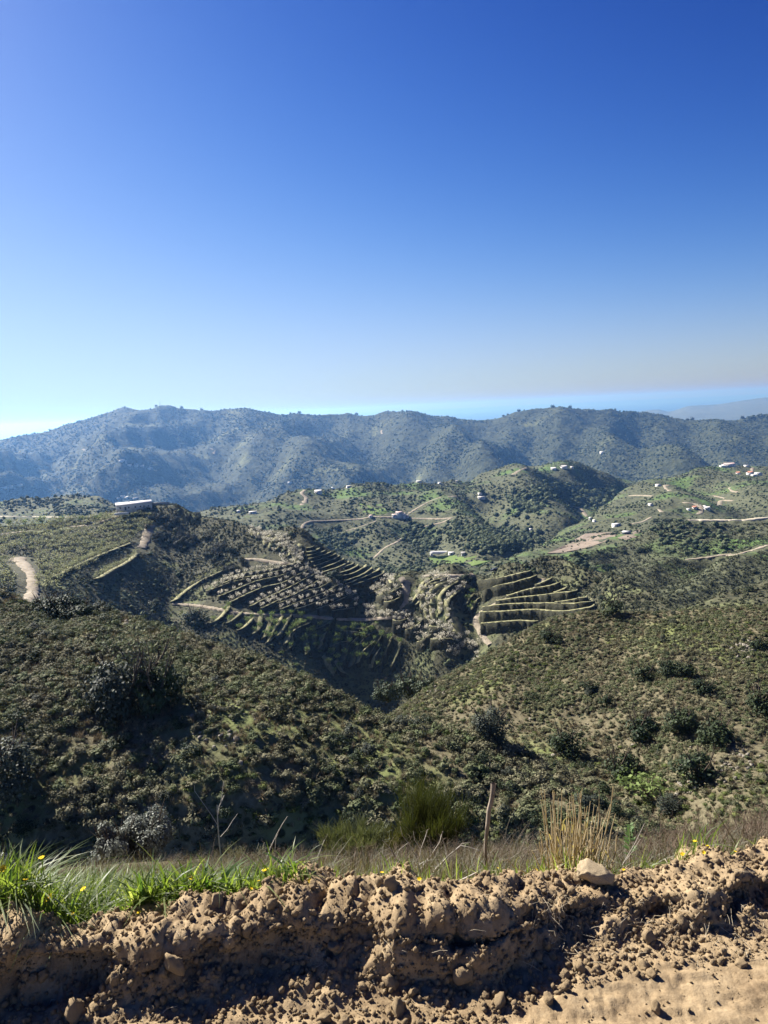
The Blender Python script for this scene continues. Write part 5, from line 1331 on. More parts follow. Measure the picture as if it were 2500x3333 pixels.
named = [(1299, 3291, 60, 'pale round topped stone at the bottom centre on the road'), (1348, 3234, 42, 'pointed clod with a shadow right above the round stone'), (1269, 3202, 46, 'flat topped clod at the foot of the bank centre'),
         (1511, 3170, 62, 'large leaning clod half in shadow below the deep hollow'), (1087, 3044, 34, 'pale angular clod in the dark middle of the bank'), (1283, 3074, 28, 'upright pale clod in the middle of the bank'), (1207, 3074, 30, 'square clod left of the upright one'),
         (1098, 3088, 54, 'wide dark clod under the pale angular one'), (930, 3145, 28, 'small pointed pale clod at left of centre'), (865, 3126, 28, 'small square clod beside the pointed pale one'), (1608, 3232, 36, 'reddish stone at the foot of the bank, left of the track edge'),
         (1581, 3245, 28, 'pale pebble touching the reddish stone'), (1277, 2884, 56, 'reddish brown clod perched on the bank crest'), (890, 2950, 42, 'rounded brown clod on the upper lip of the bank'), (244, 3313, 72, 'flat pale slab at the bottom left corner'),
         (564, 3134, 70, 'big angular stone wedged in the bank at left'), (705, 2938, 58, 'broad clod on the crest beside the green grass'), (103, 3188, 28, 'small pale clod at the far left of the bank'), (141, 3177, 34, 'clod just right of the far left pale one'),
         (266, 3270, 30, 'pale clod above the flat slab'), (494, 3280, 26, 'lower one of two small clods at the left foot'), (534, 3259, 26, 'upper one of two small clods at the left foot'), (380, 3183, 36, 'long pale clod left of the big angular stone'),
         (863, 3129, 26, 'little ball of soil at left of centre'), (863, 3253, 24, 'pebble at the foot left of centre'), (1874, 3150, 28, 'left one of two small stones casting shadows on the road'), (1939, 3161, 30, 'right one of two small stones casting shadows on the road'),
         (2110, 3058, 46, 'oval stone at the edge of the track on the right'), (2180, 3058, 22, 'small upright clod right of the oval stone'), (1640, 3226, 28, 'dark clod beside the reddish stone'), (2134, 3286, 36, 'low lump on the trodden road at bottom right'), (1879, 2872, 40, 'dark spike of soil standing on the crest by the pale rock')]
def put_clod(u, v, wpx, label, k, mat=None, name='soil_clod', group=None, sq=1.0):
    h, nn = cast(bank, u, v)
    if h is None: return
    d = (h-Vector((0, 0, CAMZ))).length; s = wpx*d/F/2*1.0
    o = link(name, clod_kinds[k % 8] if mat is None else mat, None, h+nn*s*0.25, (rng.random()*6, rng.random()*6, rng.random()*6)); o.scale = (s, s, s*sq)
    tag(o, label, 'clod' if name == 'soil_clod' else 'stone', group)
for i, (u, v, w, lb) in enumerate(named): put_clod(u, v, w, lb, i)
p_, n_ = bank_pts(265, r0-8, int(r0+(r1-r0)*0.62), 0.35)
CNT = {}
dist_ = [min(math.hypot(uv_of(q)[0]-a[0], uv_of(q)[1]-a[1]) for a in named) for q in p_]; od_ = np.argsort(dist_); p_ = p_[od_]; n_ = n_[od_]
for i in range(265):
    s = 0.009+0.014*rng.random()**2.2
    o = link('soil_clod', clod_kinds[i % 8], None, Vector(p_[i]+n_[i]*s*0.3), (rng.random()*6, rng.random()*6, rng.random()*6)); o.scale = (s, s, s)
    cu, cv = uv_of(p_[i]); dd_ = [(math.hypot(cu-a[0], cv-a[1]), a) for a in named]; dm, nm_ = min(dd_, key=lambda q: q[0])
    side = ('left' if cu < nm_[0] else 'right') if abs(cu-nm_[0]) > abs(cv-nm_[1]) else ('above' if cv < nm_[1] else 'below')
    ref = ' '.join(nm_[3].split(' ')[:6]); ref = ref if not ref.endswith((' a', ' the', ' of', ' with', ' at', ' in', ' on', ' under')) else ref.rsplit(' ', 1)[0]
    key_ = (side, ref); CNT[key_] = CNT.get(key_, 0)+1
    lb = 'small clod %s the %s' % (side+' of' if side in ('left', 'right') else side, ref)
    if CNT[key_] > 1: lb = '%s nearest small clod %s the %s' % (ordn(CNT[key_]), side+' of' if side in ('left', 'right') else side, ref)
    tag(o, lb, 'clod', 'loose clods on the bank')
# pale rock on the crest
import bmesh
bm_ = bmesh.new()
for c_ in [(-1, -.05, .12), (-.8, -.5, .02), (-.82, .4, .38), (-.35, .5, .52), (.35, .42, .42), (1, .15, .0), (.88, -.42, -.22), (.1, -.58, .12), (-.45, -.5, .22), (.55, -.3, .22), (-.9, 0, -.4), (.9, 0, -.5), (0, -.5, -.45), (.8, .4, -.4), (-.8, .45, -.4)]: bm_.verts.new(c_)
bmesh.ops.convex_hull(bm_, input=bm_.verts); bmesh.ops.delete(bm_, geom=[v_ for v_ in bm_.verts if not v_.link_faces], context='VERTS')
bmesh.ops.triangulate(bm_, faces=bm_.faces); bmesh.ops.subdivide_edges(bm_, edges=bm_.edges, cuts=9, use_grid_fill=True); bmesh.ops.triangulate(bm_, faces=bm_.faces)
rv_ = np.array([v_.co[:] for v_ in bm_.verts]); rf_ = np.array([[x.index for x in q_.verts] for q_ in bm_.faces]); bm_.free()
for s__, a__ in ((2.2, 0.10), (6, 0.06), (16, 0.03)):
    rv_ = rv_*(1+a__*(vnoise3(rv_[:, 0]*s__+7, rv_[:, 1]*s__+3, rv_[:, 2]*s__, 5)-0.5)*2)[:, None]
stone_m = mesh_np('rock', rv_, rf_, M['stone'])
q = P(1938, 2842, 2.27)
o = link('rock', stone_m, None, q, (-0.12, 0.10, -0.25)); o.scale = (0.058, 0.054, 0.055); tag(o, 'pale yellowish rock with a flat lit top on the crest of the bank', 'rock')

# verge beyond the bank --------------------------------------------
def off(lst, dv): return [(u, v+dv) for u, v in lst]
brow = [(-700, 2880), (0, 2856), (400, 2835), (700, 2822), (1000, 2815), (1250, 2803), (1500, 2798), (1700, 2796), (2000, 2786), (2250, 2762), (2500, 2728), (3100, 2660)]
cd = lambda dd: [(u, p[1]+dd) for (u, v), p in zip(crest_px, cp)]
def mid_rows(f_, extra=0):
    us = [u for u, _ in crest_px]; b = np.interp(us, [a for a, _ in brow], [c for _, c in brow]); c = np.array([v for _, v in crest_px])
    return [(u, c[i]*(1-f_)+b[i]*f_+extra) for i, u in enumerate(us)]
LV = layer('verge', [(mid_rows(-0.5, 60), cd(0.10)), (mid_rows(0.0, 12), cd(0.28)), (mid_rows(0.35, 0), cd(1.2)), (mid_rows(0.7, 0), cd(3.0)), (mid_rows(1.0, 0), [(-700, 7.5), (3100, 7.5)])],
           -1800, 4800, 800, 150, M['verge'], (6, 0.9, 10), [(1.2, 0.05, 4), (0.3, 0.02, 3)], label='rough grassy verge falling away behind the bank', oname='verge')

# blades ------------------------------------------------------------
def blades(name, roots, heights, widths, lean, mat, label, seg=5, curl=1.0, kind='stuff', seed=1, az=None):
    r = np.random.default_rng(seed); n = len(roots)
    a = r.random(n)*2*math.pi if az is None else az
    dx = np.stack([np.cos(a), np.sin(a), np.zeros(n)], 1)
    fa = r.random(n)*2*math.pi; sx = np.stack([np.cos(fa), np.sin(fa), np.zeros(n)], 1)
    ln = lean*(0.15+r.random(n)**1.5)
    V = np.empty((n, (seg+1)*2, 3))
    for s in range(seg+1):
        t = s/seg
        p = roots + dx*(ln*heights*(0.25*t+0.75*t**2.2)*curl)[:, None] + np.array([0, 0, 1.0])*(heights*(t - 0.42*ln*t**2.5))[:, None]
        w = widths*(0.55+0.9*t if t < 0.4 else 0.91*(1-((t-0.4)/0.6)**1.6)+0.02)*0.5
        V[:, 2*s] = p - sx*w[:, None]; V[:, 2*s+1] = p + sx*w[:, None]
    base = (np.arange(n)*(seg+1)*2)[:, None]
    fs = np.concatenate([base + np.array([2*s, 2*s+1, 2*s+3, 2*s+2]) for s in range(seg)], 0)
    o = link(name, mesh_np(name, V.reshape(-1, 3), fs, mat, True))
    if label: tag(o, label, kind=kind)
    return o
def grass_mat(name, c1, c2, c3, trans=0.5, rough=0.45):
    mt, n, b = newmat(name); geo = n.nodes.new('ShaderNodeNewGeometry')
    c = ramp(n, geo.outputs['Random Per Island'], [(0, c1), (0.5, c2), (1, c3)])
    n.links.new(c, b.inputs['Base Color']); b.inputs['Roughness'].default_value = rough; b.inputs['Specular IOR Level'].default_value = 0.4
    tr = n.nodes.new('ShaderNodeBsdfTranslucent'); c2_ = mixc(n, 1.0, c, (1.5, 1.5, 0.6), 'MULTIPLY'); n.links.new(c2_, tr.inputs[0])
    mx = n.nodes.new('ShaderNodeMixShader'); mx.inputs[0].default_value = trans
    n.links.new(b.outputs[0], mx.inputs[1]); n.links.new(tr.outputs[0], mx.inputs[2]); n.links.new(mx.outputs[0], n.nodes['Material Output'].inputs[0])
    return mt
GM = {'green': grass_mat('green_blades', (0.06, 0.10, 0.02), (0.12, 0.17, 0.04), (0.24, 0.27, 0.12), 0.6),
      'dry': grass_mat('dry_blades', (0.075, 0.062, 0.04), (0.23, 0.19, 0.13), (0.05, 0.045, 0.028), 0.15, 0.7),
      'gold': grass_mat('golden_stalks', (0.30, 0.22, 0.12), (0.48, 0.39, 0.24), (0.20, 0.135, 0.07), 0.3, 0.6),
      'leaf': grass_mat('broad_leaves', (0.07, 0.14, 0.035), (0.11, 0.19, 0.05), (0.16, 0.22, 0.09), 0.45, 0.5)}
def vsample(n, dmin, dmax, wfun):
    pts_ = sample(LV, n*5); u, v = uv_of(pts_); k = (pts_[:, 1] > dmin) & (pts_[:, 1] < dmax) & (rng.random(len(u)) < wfun(u))
    return pts_[k][:n]
cy = lambda x: np.interp(x, XS, crest_y)
def near_sample(n, b0, b1, wfun):
    # tries many spots, keeps those the weight allows
    """roots close behind the bank: distance b0..b1 beyond its crest"""
    x = rng.uniform(-2.6, 2.6, n*6); b = b0+(b1-b0)*rng.random(n*6)**1.2; y = cy(x)+b-0.03
    o_ = []
    u, v = uv_of(np.stack([x, y, np.zeros_like(x)], 1)); w = wfun(u)
    for i in range(len(x)):
        if rng.random() < w[i]:
            z = -9
            for L_ in (bank, LV):
                h, _ = drop(L_, x[i], y[i], 3.0)
                if h is not None: z = max(z, h.z)
            if z > -8: o_.append((x[i], y[i], z-0.005))
            if len(o_) >= n: break
    return np.array(o_)
wl = lambda u: np.clip(1.75-(u+50)/620, 0.0, 1)*np.where(u < 170, 0.7, 1.0)
g1 = near_sample(17000, 0.10, 0.9, wl); ux, _ = uv_of(g1)
hs = (0.07+0.125*rng.random(len(g1)))*np.clip(1.15-ux/1900, 0.5, 1.1)
blades('green_grass', g1, hs, 0.004+0.006*rng.random(len(g1)), 1.5, GM['green'], 'thick bright green grass behind the bank at left', seed=2)
g2 = near_sample(750, 0.10, 0.7, wl)
blades('green_grass', g2, 0.07+0.09*rng.random(len(g2)), 0.010+0.007*rng.random(len(g2)), 0.9, GM['leaf'], 'broad green leaves among the grass at left', seed=3)
g3 = near_sample(60, 0.15, 0.6, wl)
blades('green_grass', g3, 0.16+0.12*rng.random(len(g3)), 0.008+0.006*rng.random(len(g3)), 1.2, GM['green'], 'long arching green blades above the grass at left', seed=4, seg=9)
wm = lambda u: np.where(u > 750, np.where((u > 1580) & (u < 2350), 0.9, 0.35), 0.2)
g4 = near_sample(1700, 0.10, 0.5, wm)
blades('green_grass', g4, 0.035+0.08*rng.random(len(g4)), 0.002+0.003*rng.random(len(g4)), 0.9, GM['green'], 'sparse green grass along the middle and right of the bank', seed=5)
g5 = near_sample(220, 0.10, 0.32, lambda u: np.exp(-((u-2150)/110)**2))
blades('green_grass', g5, 0.07+0.08*rng.random(len(g5)), 0.004+0.003*rng.random(len(g5)), 1.3, GM['green'], 'leaning green tuft right of the pale rock', seed=6, az=rng.normal(0.1, 0.6, len(g5)))
# dry grass all over the verge
dryk = [tuft_mesh('dry_grass_kind', 16, 0.16, 400+i, GM['dry'], 0.6, 0.0028, 3) for i in range(5)]
d1 = vsample(10000, 2.5, 7.9, lambda u: np.where((u > -600) & (u < 3000), 1.0, 0.2))
d1 = d1[(uv_of(d1)[0] > 850) | (d1[:, 1] > 3.6)]
s3 = 0.3+0.85*rng.random(len(d1))**1.8; scatter('dry_grass', d1, dryk, 0, 0, 'dry brown grass covering the verge', 0.15, scales=s3)
greyk = [tuft_mesh('grey_weed_kind', 14, 0.2, 420+i, grass_mat('grey_weeds', (0.14, 0.15, 0.10), (0.22, 0.21, 0.16), (0.10, 0.10, 0.06), 0.3, 0.7) if i == 0 else bpy.data.materials['grey_weeds'], 1.0, 0.006, 3) for i in range(3)]
d2 = vsample(2600, 2.6, 7.5, lambda u: np.where((u > -600) & (u < 3000), 1.0, 0.2)); scatter('dry_grass', d2, greyk, 0.3, 0.9, 'grey green weeds in the dry grass', 0.2)
# tall brown twiggy brush at right and scattered stems
def twig_mesh(name, seed, n, h, mat, r0=0.0022, spread=0.25):
    r = np.random.default_rng(seed); parts = []
    for i in range(n):
        a = r.random()*6.28; s = spread*r.random(); b = np.array([r.normal()*0.05, r.normal()*0.05, -0.01]); L_ = h*(0.5+0.6*r.random())
        e = b+[math.cos(a)*s*L_*2, math.sin(a)*s*L_*2, L_]; mI = (b+e)/2+r.normal(size=3)*0.05*L_
        parts.append(tube([b, mI, e], [r0, r0*0.7, r0*0.3], 3))
        for j in range(5):
            t = 0.3+0.6*r.random(); c = b*(1-t)+e*t if t > 0.5 else b*(1-t)+mI*t
            c = mI*(1-abs(2*t-1)) + (b if t < 0.5 else e)*abs(2*t-1)
            d = c + np.array([r.normal()*0.12, r.normal()*0.12, 0.06+0.18*r.random()])*L_
            parts.append(tube([c, (c+d)/2+r.normal(size=3)*0.01, d], [r0*0.5, r0*0.4, r0*0.2], 3))
    v, f = merge(parts); return mesh_np(name, v, f, mat)
brown = simple_mat('brown_twigs', (0.10, 0.07, 0.05), (0.24, 0.18, 0.13), 30)
twk = [twig_mesh('twig_kind', 440+i, 6, 0.3, brown) for i in range(4)]
d3 = vsample(520, 2.75, 5.5, lambda u: np.where((u > 2080) & (u < 2900), 1.0, np.where((u > 880) & (u < 2080), 0.05, 0.02)))
scatter('brush', d3, twk, 0.5, 1.0, 'thin brown twiggy brush along the right side of the verge', 0.2)
d4 = vsample(1300, 2.8, 7.5, lambda u: np.where((u > 600) & (u < 2080), 1.0, 0.2))
scatter('brush', d4, twk, 0.3, 0.75, 'scattered thin dead stems in the verge', 0.3)

# golden stalk clump -----------------------------------------------
c0 = P(1862, 2868, 2.55); ce = empty('stalk_clump', c0); tag(ce, 'tall clump of dry golden grass stalks behind the pale rock', 'dry grass clump')
r = np.random.default_rng(5)
for i in range(105):
    ub = 1862+r.normal()*55; grp = r.random()
    b = P(np.clip(ub, 1745, 1975), 2872+r.normal()*8, 2.55+r.normal()*0.07)
    topv = 2560+240*r.random()**0.9 if abs(ub-1862) < 80 else 2640+170*r.random()
    ut = ub+r.normal()*22+(ub-1862)*0.35
    e = P(ut, topv, b[1]+r.normal()*0.05); md = (b+e)/2+[r.normal()*0.008, r.normal()*0.008, 0]
    pth = [b, (b+md)/2+r.normal(size=3)*0.002, md, (md+e)/2+r.normal(size=3)*0.003, e]
    if r.random() < 0.3: pth.append(e+[0.025*r.choice([-1, 1]), 0, -0.004+0.01*r.normal()])
    rad = [0.0026, 0.0024, 0.0021, 0.0017, 0.0011, 0.0009][:len(pth)]
    v, f = tube(np.array(pth)-c0, rad, 4); link('stalk', mesh_np('stalk', v, f, GM['gold']), ce)
for i in range(40):   # dry sheath leaves
    b = P(1862+r.normal()*60, 2850-160*r.random(), 2.55+r.normal()*0.05)-c0
    d = np.array([r.normal()*0.03, r.normal()*0.02, 0.03+0.05*r.random()])
    s = np.array([0.003, 0, 0]); v = np.array([b-s, b+s, b+d*0.5+s*0.8, b+d*0.5-s*0.8, b+d+[d[0], 0, -0.02]+s*0.2, b+d+[d[0], 0, -0.02]-s*0.2])
    link('leaf', mesh_np('leaf', v, [(0, 1, 2, 3), (3, 2, 4, 5)], GM['gold']), ce)

# wooden stake -----------------------------------------------------
def stick(name, path_px, d, radii_px, mat, label, cat, kids=(), seed=0, sides=7, dd=0.0, wig=0.0):
    r = np.random.default_rng(seed)
    pr = [P(u, v, d+dd*i) for i, (u, v) in enumerate(path_px)]
    o0 = pr[0]; k = d*1.18/F
    e = empty(name, o0); tag(e, label, cat)
    v, f = tube(np.array(pr)-o0, [x*k for x in radii_px], sides)
    v += r.normal(size=v.shape)*wig*k
    link('stem', mesh_np('stem', v, f, mat, True), e)
    for kp, kr in kids:
        v, f = tube(np.array([P(u, vv_, d+0.02) for u, vv_ in kp])-o0, [x*k for x in kr], 5); link('branch', mesh_np('branch', v, f, mat, True), e)
    return e
M['stake'] = simple_mat('weathered_wood', (0.10, 0.075, 0.055), (0.42, 0.34, 0.26), 14, 0.6, bd=0.003)
stick('wooden_stake', [(1586, 2875), (1583, 2840), (1581, 2800), (1580, 2757), (1583, 2710), (1589, 2668), (1592, 2640), (1598, 2612), (1604, 2580), (1607, 2550)], 2.75, [6, 6, 5.5, 5, 5.5, 6, 7, 6.5, 6.5, 7], M['stake'], 'crooked weathered wooden stake standing behind the bank', 'stake', seed=1, sides=9, wig=0.8)
M['pale'] = simple_mat('pale_dead_wood', (0.35, 0.31, 0.26), (0.55, 0.50, 0.43), 30)
stick('dead_plant', [(722, 2850), (718, 2780), (712, 2720), (709, 2680), (707, 2620)], 2.7, [2.2, 2.0, 1.8, 1.6, 1.3], M['pale'], 'tall thin pale leafless plant with a few branches left of centre', 'plant',
      [([(710, 2650), (714, 2625), (731, 2588)], [1.5, 1.3, 1.6]), ([(718, 2618), (724, 2580), (728, 2542)], [1.0, 0.9, 0.7]), ([(711, 2690), (690, 2655), (655, 2605), (634, 2575), (633, 2556)], [1.0, 0.8, 0.7, 0.6, 0.8]), ([(718, 2724), (740, 2700), (757, 2672), (774, 2648)], [1.1, 1.0, 0.9, 0.6])])
stick('dead_twig', [(866, 2800), (880, 2760), (903, 2712), (920, 2682), (936, 2657)], 3.2, [1.6, 1.5, 1.4, 1.2, 0.8], M['pale'], 'slanting pale twig left of the small broom bush', 'twig', [([(895, 2770), (898, 2730), (905, 2712)], [0.9, 0.8, 0.6])])
stick('dead_twig', [(1035, 2790), (1046, 2760), (1056, 2733)], 3.2, [1.2, 1.1, 0.8], M['pale'], 'short pale twig just left of the small broom bush', 'twig')
stick('dead_shrub', [(1364, 2860), (1366, 2810), (1370, 2766), (1386, 2722), (1392, 2700)], 3.0, [2.4, 2.2, 1.8, 1.4, 0.9], M['pale'], 'leafless forked shrub in front of the large broom', 'shrub',
      [([(1368, 2830), (1408, 2777), (1432, 2740), (1441, 2706)], [1.5, 1.3, 1.2, 1.8]), ([(1366, 2800), (1340, 2760), (1310, 2720), (1303, 2690)], [1.4, 1.2, 1.0, 0.7]), ([(1370, 2766), (1350, 2735), (1345, 2705)], [1.1, 0.9, 0.7]), ([(1310, 2850), (1290, 2790), (1262, 2752), (1245, 2735)], [1.6, 1.4, 1.1, 0.7]), ([(1290, 2790), (1300, 2765), (1330, 2742)], [1, 0.9, 0.7]), ([(1400, 2860), (1420, 2825), (1455, 2790), (1448, 2750), (1440, 2735)], [1.4, 1.3, 1.1, 1, 0.8])])
stick('dead_branch', [(1425, 2862), (1432, 2815), (1462, 2783), (1500, 2752), (1527, 2758), (1560, 2768)], 2.9, [1.6, 1.6, 1.5, 1.2, 1.1, 1.0], M['pale'], 'arching bare branch left of the wooden stake', 'branch',
      [([(1480, 2768), (1505, 2745), (1530, 2742), (1537, 2760)], [1.0, 0.9, 0.8, 0.6]), ([(1500, 2752), (1540, 2775), (1555, 2785)], [0.9, 0.7, 0.6])])
stick('fallen_stick', [(1462, 2884), (1490, 2870), (1530, 2852), (1556, 2838)], 2.45, [2.4, 3.0, 3.2, 2.6], M['pale'], 'pale stick lying behind the bank near the foot of the stake', 'stick')
stick('dead_twig', [(2000, 2860), (2035, 2800), (2070, 2740), (2098, 2680)], 2.7, [1.2, 1.2, 1.0, 0.8], M['pale'], 'long slanting stem right of the stalk clump', 'twig', [([(2030, 2810), (2060, 2770), (2085, 2730)], [0.9, 0.8, 0.6])])
stick('dead_twig', [(2420, 2790), (2370, 2705), (2330, 2640), (2302, 2590)], 2.9, [1.2, 1.2, 1.0, 0.6], brown, 'tall leaning brown stem at the right edge', 'twig')
stick('dead_twig', [(2275, 2753), (2330, 2751), (2380, 2751)], 2.6, [0.9, 0.9, 0.7], M['pale'], 'horizontal pale straw at the right', 'twig')

# shrubs just below the verge --------------------------------------
def broom(name, u, v, d, wpx, hpx, n, c1, c2, label, seed, stem=True):
    r = np.random.default_rng(seed); k = d*1.17/F; o0 = P(u, v, d); e = empty(name, o0); tag(e, label, 'shrub')
    W_, H_ = wpx*k, hpx*k
    mat = grass_mat(label.split(' ')[0]+'_broom_%d' % seed, c1, c2, c1, 0.25, 0.6)
    nb = 22; parts = []; V = []; Fc = []
    for i in range(nb):
        a = r.random()*6.28; s = r.random()**0.6
        tip = np.array([math.cos(a)*W_*0.5*s, math.sin(a)*W_*0.4*s, H_*(0.55+0.45*r.random())*(1-0.35*s)]); md = tip*np.array([0.42, 0.42, 0.5])
        parts.append(tube([(0, 0, -0.1), md, tip*0.85], [0.012*H_, 0.008*H_, 0.003*H_], 4))
        for j in range(n//nb):
            t = 0.35+0.6*r.random(); b = md*(1-(t-0.35)/0.6)+tip*((t-0.35)/0.6)
            b = b + r.normal(size=3)*0.03*W_
            dirv = tip/np.linalg.norm(tip)*0.7+np.array([r.normal()*0.45, r.normal()*0.45, 0.75]); dirv /= np.linalg.norm(dirv)
            L_ = H_*0.30*(0.5+0.8*r.random()); b2 = b+dirv*L_*0.55+r.normal(size=3)*0.01; b3 = b+dirv*L_+[r.normal()*0.02, r.normal()*0.02, 0]
            w = 0.0016+0.001*r.random(); sd = np.array([math.cos(a+1.5), math.sin(a+1.5), 0])*w; sd = np.array([w, 0, 0]) if r.random() < 0.6 else sd
            k0 = len(V); V += [b-sd, b+sd, b2-sd, b2+sd, b3-sd*0.3, b3+sd*0.3]; Fc += [(k0, k0+1, k0+3, k0+2), (k0+2, k0+3, k0+5, k0+4)]
    v_, f_ = merge(parts); link('stem', mesh_np('stem', v_, f_, brown, True), e)
    link('foliage', mesh_np('foliage', V, Fc, mat), e)
broom('broom_shrub', 1385, 2815, 8.2, 290, 255, 3000, (0.03, 0.04, 0.014), (0.06, 0.068, 0.022), 'large yellow green broom shrub in front of the dark hillside', 11)
broom('broom_shrub', 1265, 2805, 8.0, 120, 120, 1100, (0.06, 0.065, 0.02), (0.09, 0.09, 0.035), 'yellowish left shoulder of the large broom', 12)
broom('broom_shrub', 1150, 2835, 5.6, 215, 150, 3200, (0.06, 0.075, 0.04), (0.13, 0.14, 0.09), 'small grey green broom shrub at centre behind the verge', 13)
broom('broom_shrub', 780, 2840, 7.5, 200, 60, 1500, (0.10, 0.10, 0.06), (0.16, 0.15, 0.09), 'low dry bramble left of the small broom', 14)
gl = leaf_mat('silver_leaves', [(0.13, 0.14, 0.11), (0.20, 0.21, 0.17)], 0.15, 0.5)
def silver(u, v, d, wpx, hpx, label, seed, nl=9000, size=0.02):
    k = d*1.17/F; e = empty('silver_shrub', P(u, v, d)); tag(e, label, 'shrub', 'silvery shrubs behind the green grass')
    vv, ff = crown_cloud(nl, 22, seed, 0.9, 0.33, 0.0, size/(wpx*k/2)); vv = vv*np.array([wpx*k/2, wpx*k/2, hpx*k/1.9])
    link('crown', mesh_np('crown', vv, ff, gl), e)
    (tv, tf), _ = limbs(seed, hpx*k, 6, 0.4*wpx*k, 0.03, 0.2); link('trunk', mesh_np('trunk', tv, tf, VM['bark'], True), e)
silver(372, 2850, 8.3, 140, 190, 'left lobe of the silvery shrubs behind the green grass', 21)
silver(480, 2850, 8.6, 190, 230, 'taller right one of the silvery shrubs behind the green grass', 22, 14000)
silver(-10, 2900, 7.2, 110, 150, 'dim grey shrub at the far left behind the grass', 23, 2500)
# fluffy pale tuft and leafy green plant
tf_ = tuft_mesh('tuft', 160, 0.20, 31, GM['dry'], 1.0, 0.0022, 4)
q = P(1665, 2822, 3.4); o = link('grass_tuft', tf_, None, q); tag(o, 'fluffy pale pinkish grass tuft right of the stake', 'grass tuft')
q = P(2050, 2800, 3.0); e = empty('leafy_plant', q); tag(e, 'small upright plant with fresh green leaves right of the stalk clump', 'plant')
v, f = tube([(0, 0, -0.05), (0.005, 0, 0.06), (0.0, 0, 0.15)], [0.003, 0.0025, 0.001], 4); link('stem', mesh_np('stem', v, f, brown), e)
for i in range(60):
    z = 0.02+0.14*r.random(); a = r.random()*6.28; L_ = 0.028*(1.2-z/0.2)+0.008; b = np.array([0, 0, z]); dv = np.array([math.cos(a), math.sin(a), 0.5]); s = np.array([-math.sin(a), math.cos(a), 0])*0.006
    link('leaf', mesh_np('leaf', [b, b+dv*L_*0.5-s, b+dv*L_*0.5+s, b+dv*L_], [(0, 1, 3, 2)], GM['leaf']), e)
# round pale leaf at far left
q = P(55, 2842, 2.5); th = np.linspace(0, 2*math.pi, 19)[:-1]
V = [(0, 0, 0)] + [(0.026*math.cos(t)*(1+0.06*math.sin(3*t)), 0.008*math.sin(t*2)*0.5, 0.026*math.sin(t)*(1+0.05*math.cos(2*t))) for t in th]
V2 = [(x, y+0.0015, z) for x, y, z in V]
me = bpy.data.meshes.new('blade_pad'); me.from_pydata(V+V2, [], [(0, i+1, (i+1) % 18+1) for i in range(18)]+[(19, 19+(i+1) % 18+1, 19+i+1) for i in range(18)]+[(i+1, 19+i+1, 19+(i+1) % 18+1, (i+1) % 18+1) for i in range(18)])
me.materials.append(simple_mat('pale_leaf', (0.18, 0.23, 0.17), (0.26, 0.31, 0.24), 20)); e = empty('round_leaf_plant', q, 0.3); tag(e, 'plant with one round pale grey green leaf at the far left of the grass', 'plant')
link('leaf', me, e); v, f = tube([(0, 0, -0.16), (0, 0, -0.02)], [0.002, 0.002], 5); link('stem', mesh_np('stem', v, f, GM['leaf']), e)

# daisies ------------------------------------------------------------
ym = simple_mat('yellow_petals', (0.80, 0.52, 0.02), (0.85, 0.62, 0.03), 20); cm_ = simple_mat('orange_disc', (0.55, 0.25, 0.01), (0.65, 0.32, 0.02), 60)
def petal_me(seed):
    r_ = np.random.default_rng(seed); V = []; Fc = []
    for i in range(13):
        a = 2*math.pi*i/13+r_.normal()*0.08; dz = 0.35+0.25*r_.random(); c, s = math.cos(a), math.sin(a); k0 = len(V)
        for rr_, w in ((0.2, 0.10), (0.6, 0.17), (0.92, 0.13), (1.02, 0.02)): V += [(c*rr_+s*w, s*rr_-c*w, dz*rr_*(1-0.2*rr_)), (c*rr_-s*w, s*rr_+c*w, dz*rr_*(1-0.2*rr_))]
        for j in range(3): Fc.append((k0+2*j, k0+2*j+1, k0+2*j+3, k0+2*j+2))
    return mesh_np('petals', V, Fc, ym, True)
pm = [petal_me(i) for i in range(3)]; dv_, df_ = ico(1); dm_ = mesh_np('disc', dv_*np.array([0.28, 0.28, 0.15])+[0, 0, 0.12], df_, cm_, True)
flowers = [(135, 2793, 18, 'on a tall stem at the left, highest in the grass'), (10, 2827, 22, 'at the very left edge of the frame'), (82, 2865, 16, 'just below the round pale leaf'), (160, 2925, 28, 'largest bloom, low in the green grass at left'), (272, 2895, 18, 'half hidden in the middle of the green grass'),
           (620, 2858, 20, 'near the right end of the thick green grass'), (864, 2835, 22, 'on the edge of the grass left of centre'), (905, 2869, 14, 'bud low in thin grass left of centre'), (843, 2868, 12, 'tiny pair member beside the thin grass'), (235, 2974, 13, 'low against the soil at left'), (453, 2971, 14, 'at the soil edge in the middle of the grass'),
           (818, 2893, 11, 'tiny bloom at the soil edge left of centre'), (1137, 2863, 13, 'left of the bank summit, under the small broom'), (1243, 2841, 12, 'directly above the reddish clod on the crest'), (1008, 2868, 14, 'in the pale weeds at centre left'), (1365, 2862, 13, 'right of the crest clod near the bare shrub'), (1742, 2830, 17, 'left of the golden stalks'),
           (2030, 2832, 10, 'in the tuft right of the pale rock'), (2262, 2740, 15, 'tallest of the right hand group'), (2303, 2758, 14, 'second tallest of the right hand group'), (2222, 2782, 16, 'orange tinged bloom of the right hand group'), (2290, 2775, 13, 'low pale bloom of the right hand group'), (2218, 2800, 12, 'lowest bloom of the right hand group'), (2393, 2773, 13, 'rightmost bloom close to the soil edge'), (1620, 2826, 8, 'orange bud right of the stake')]
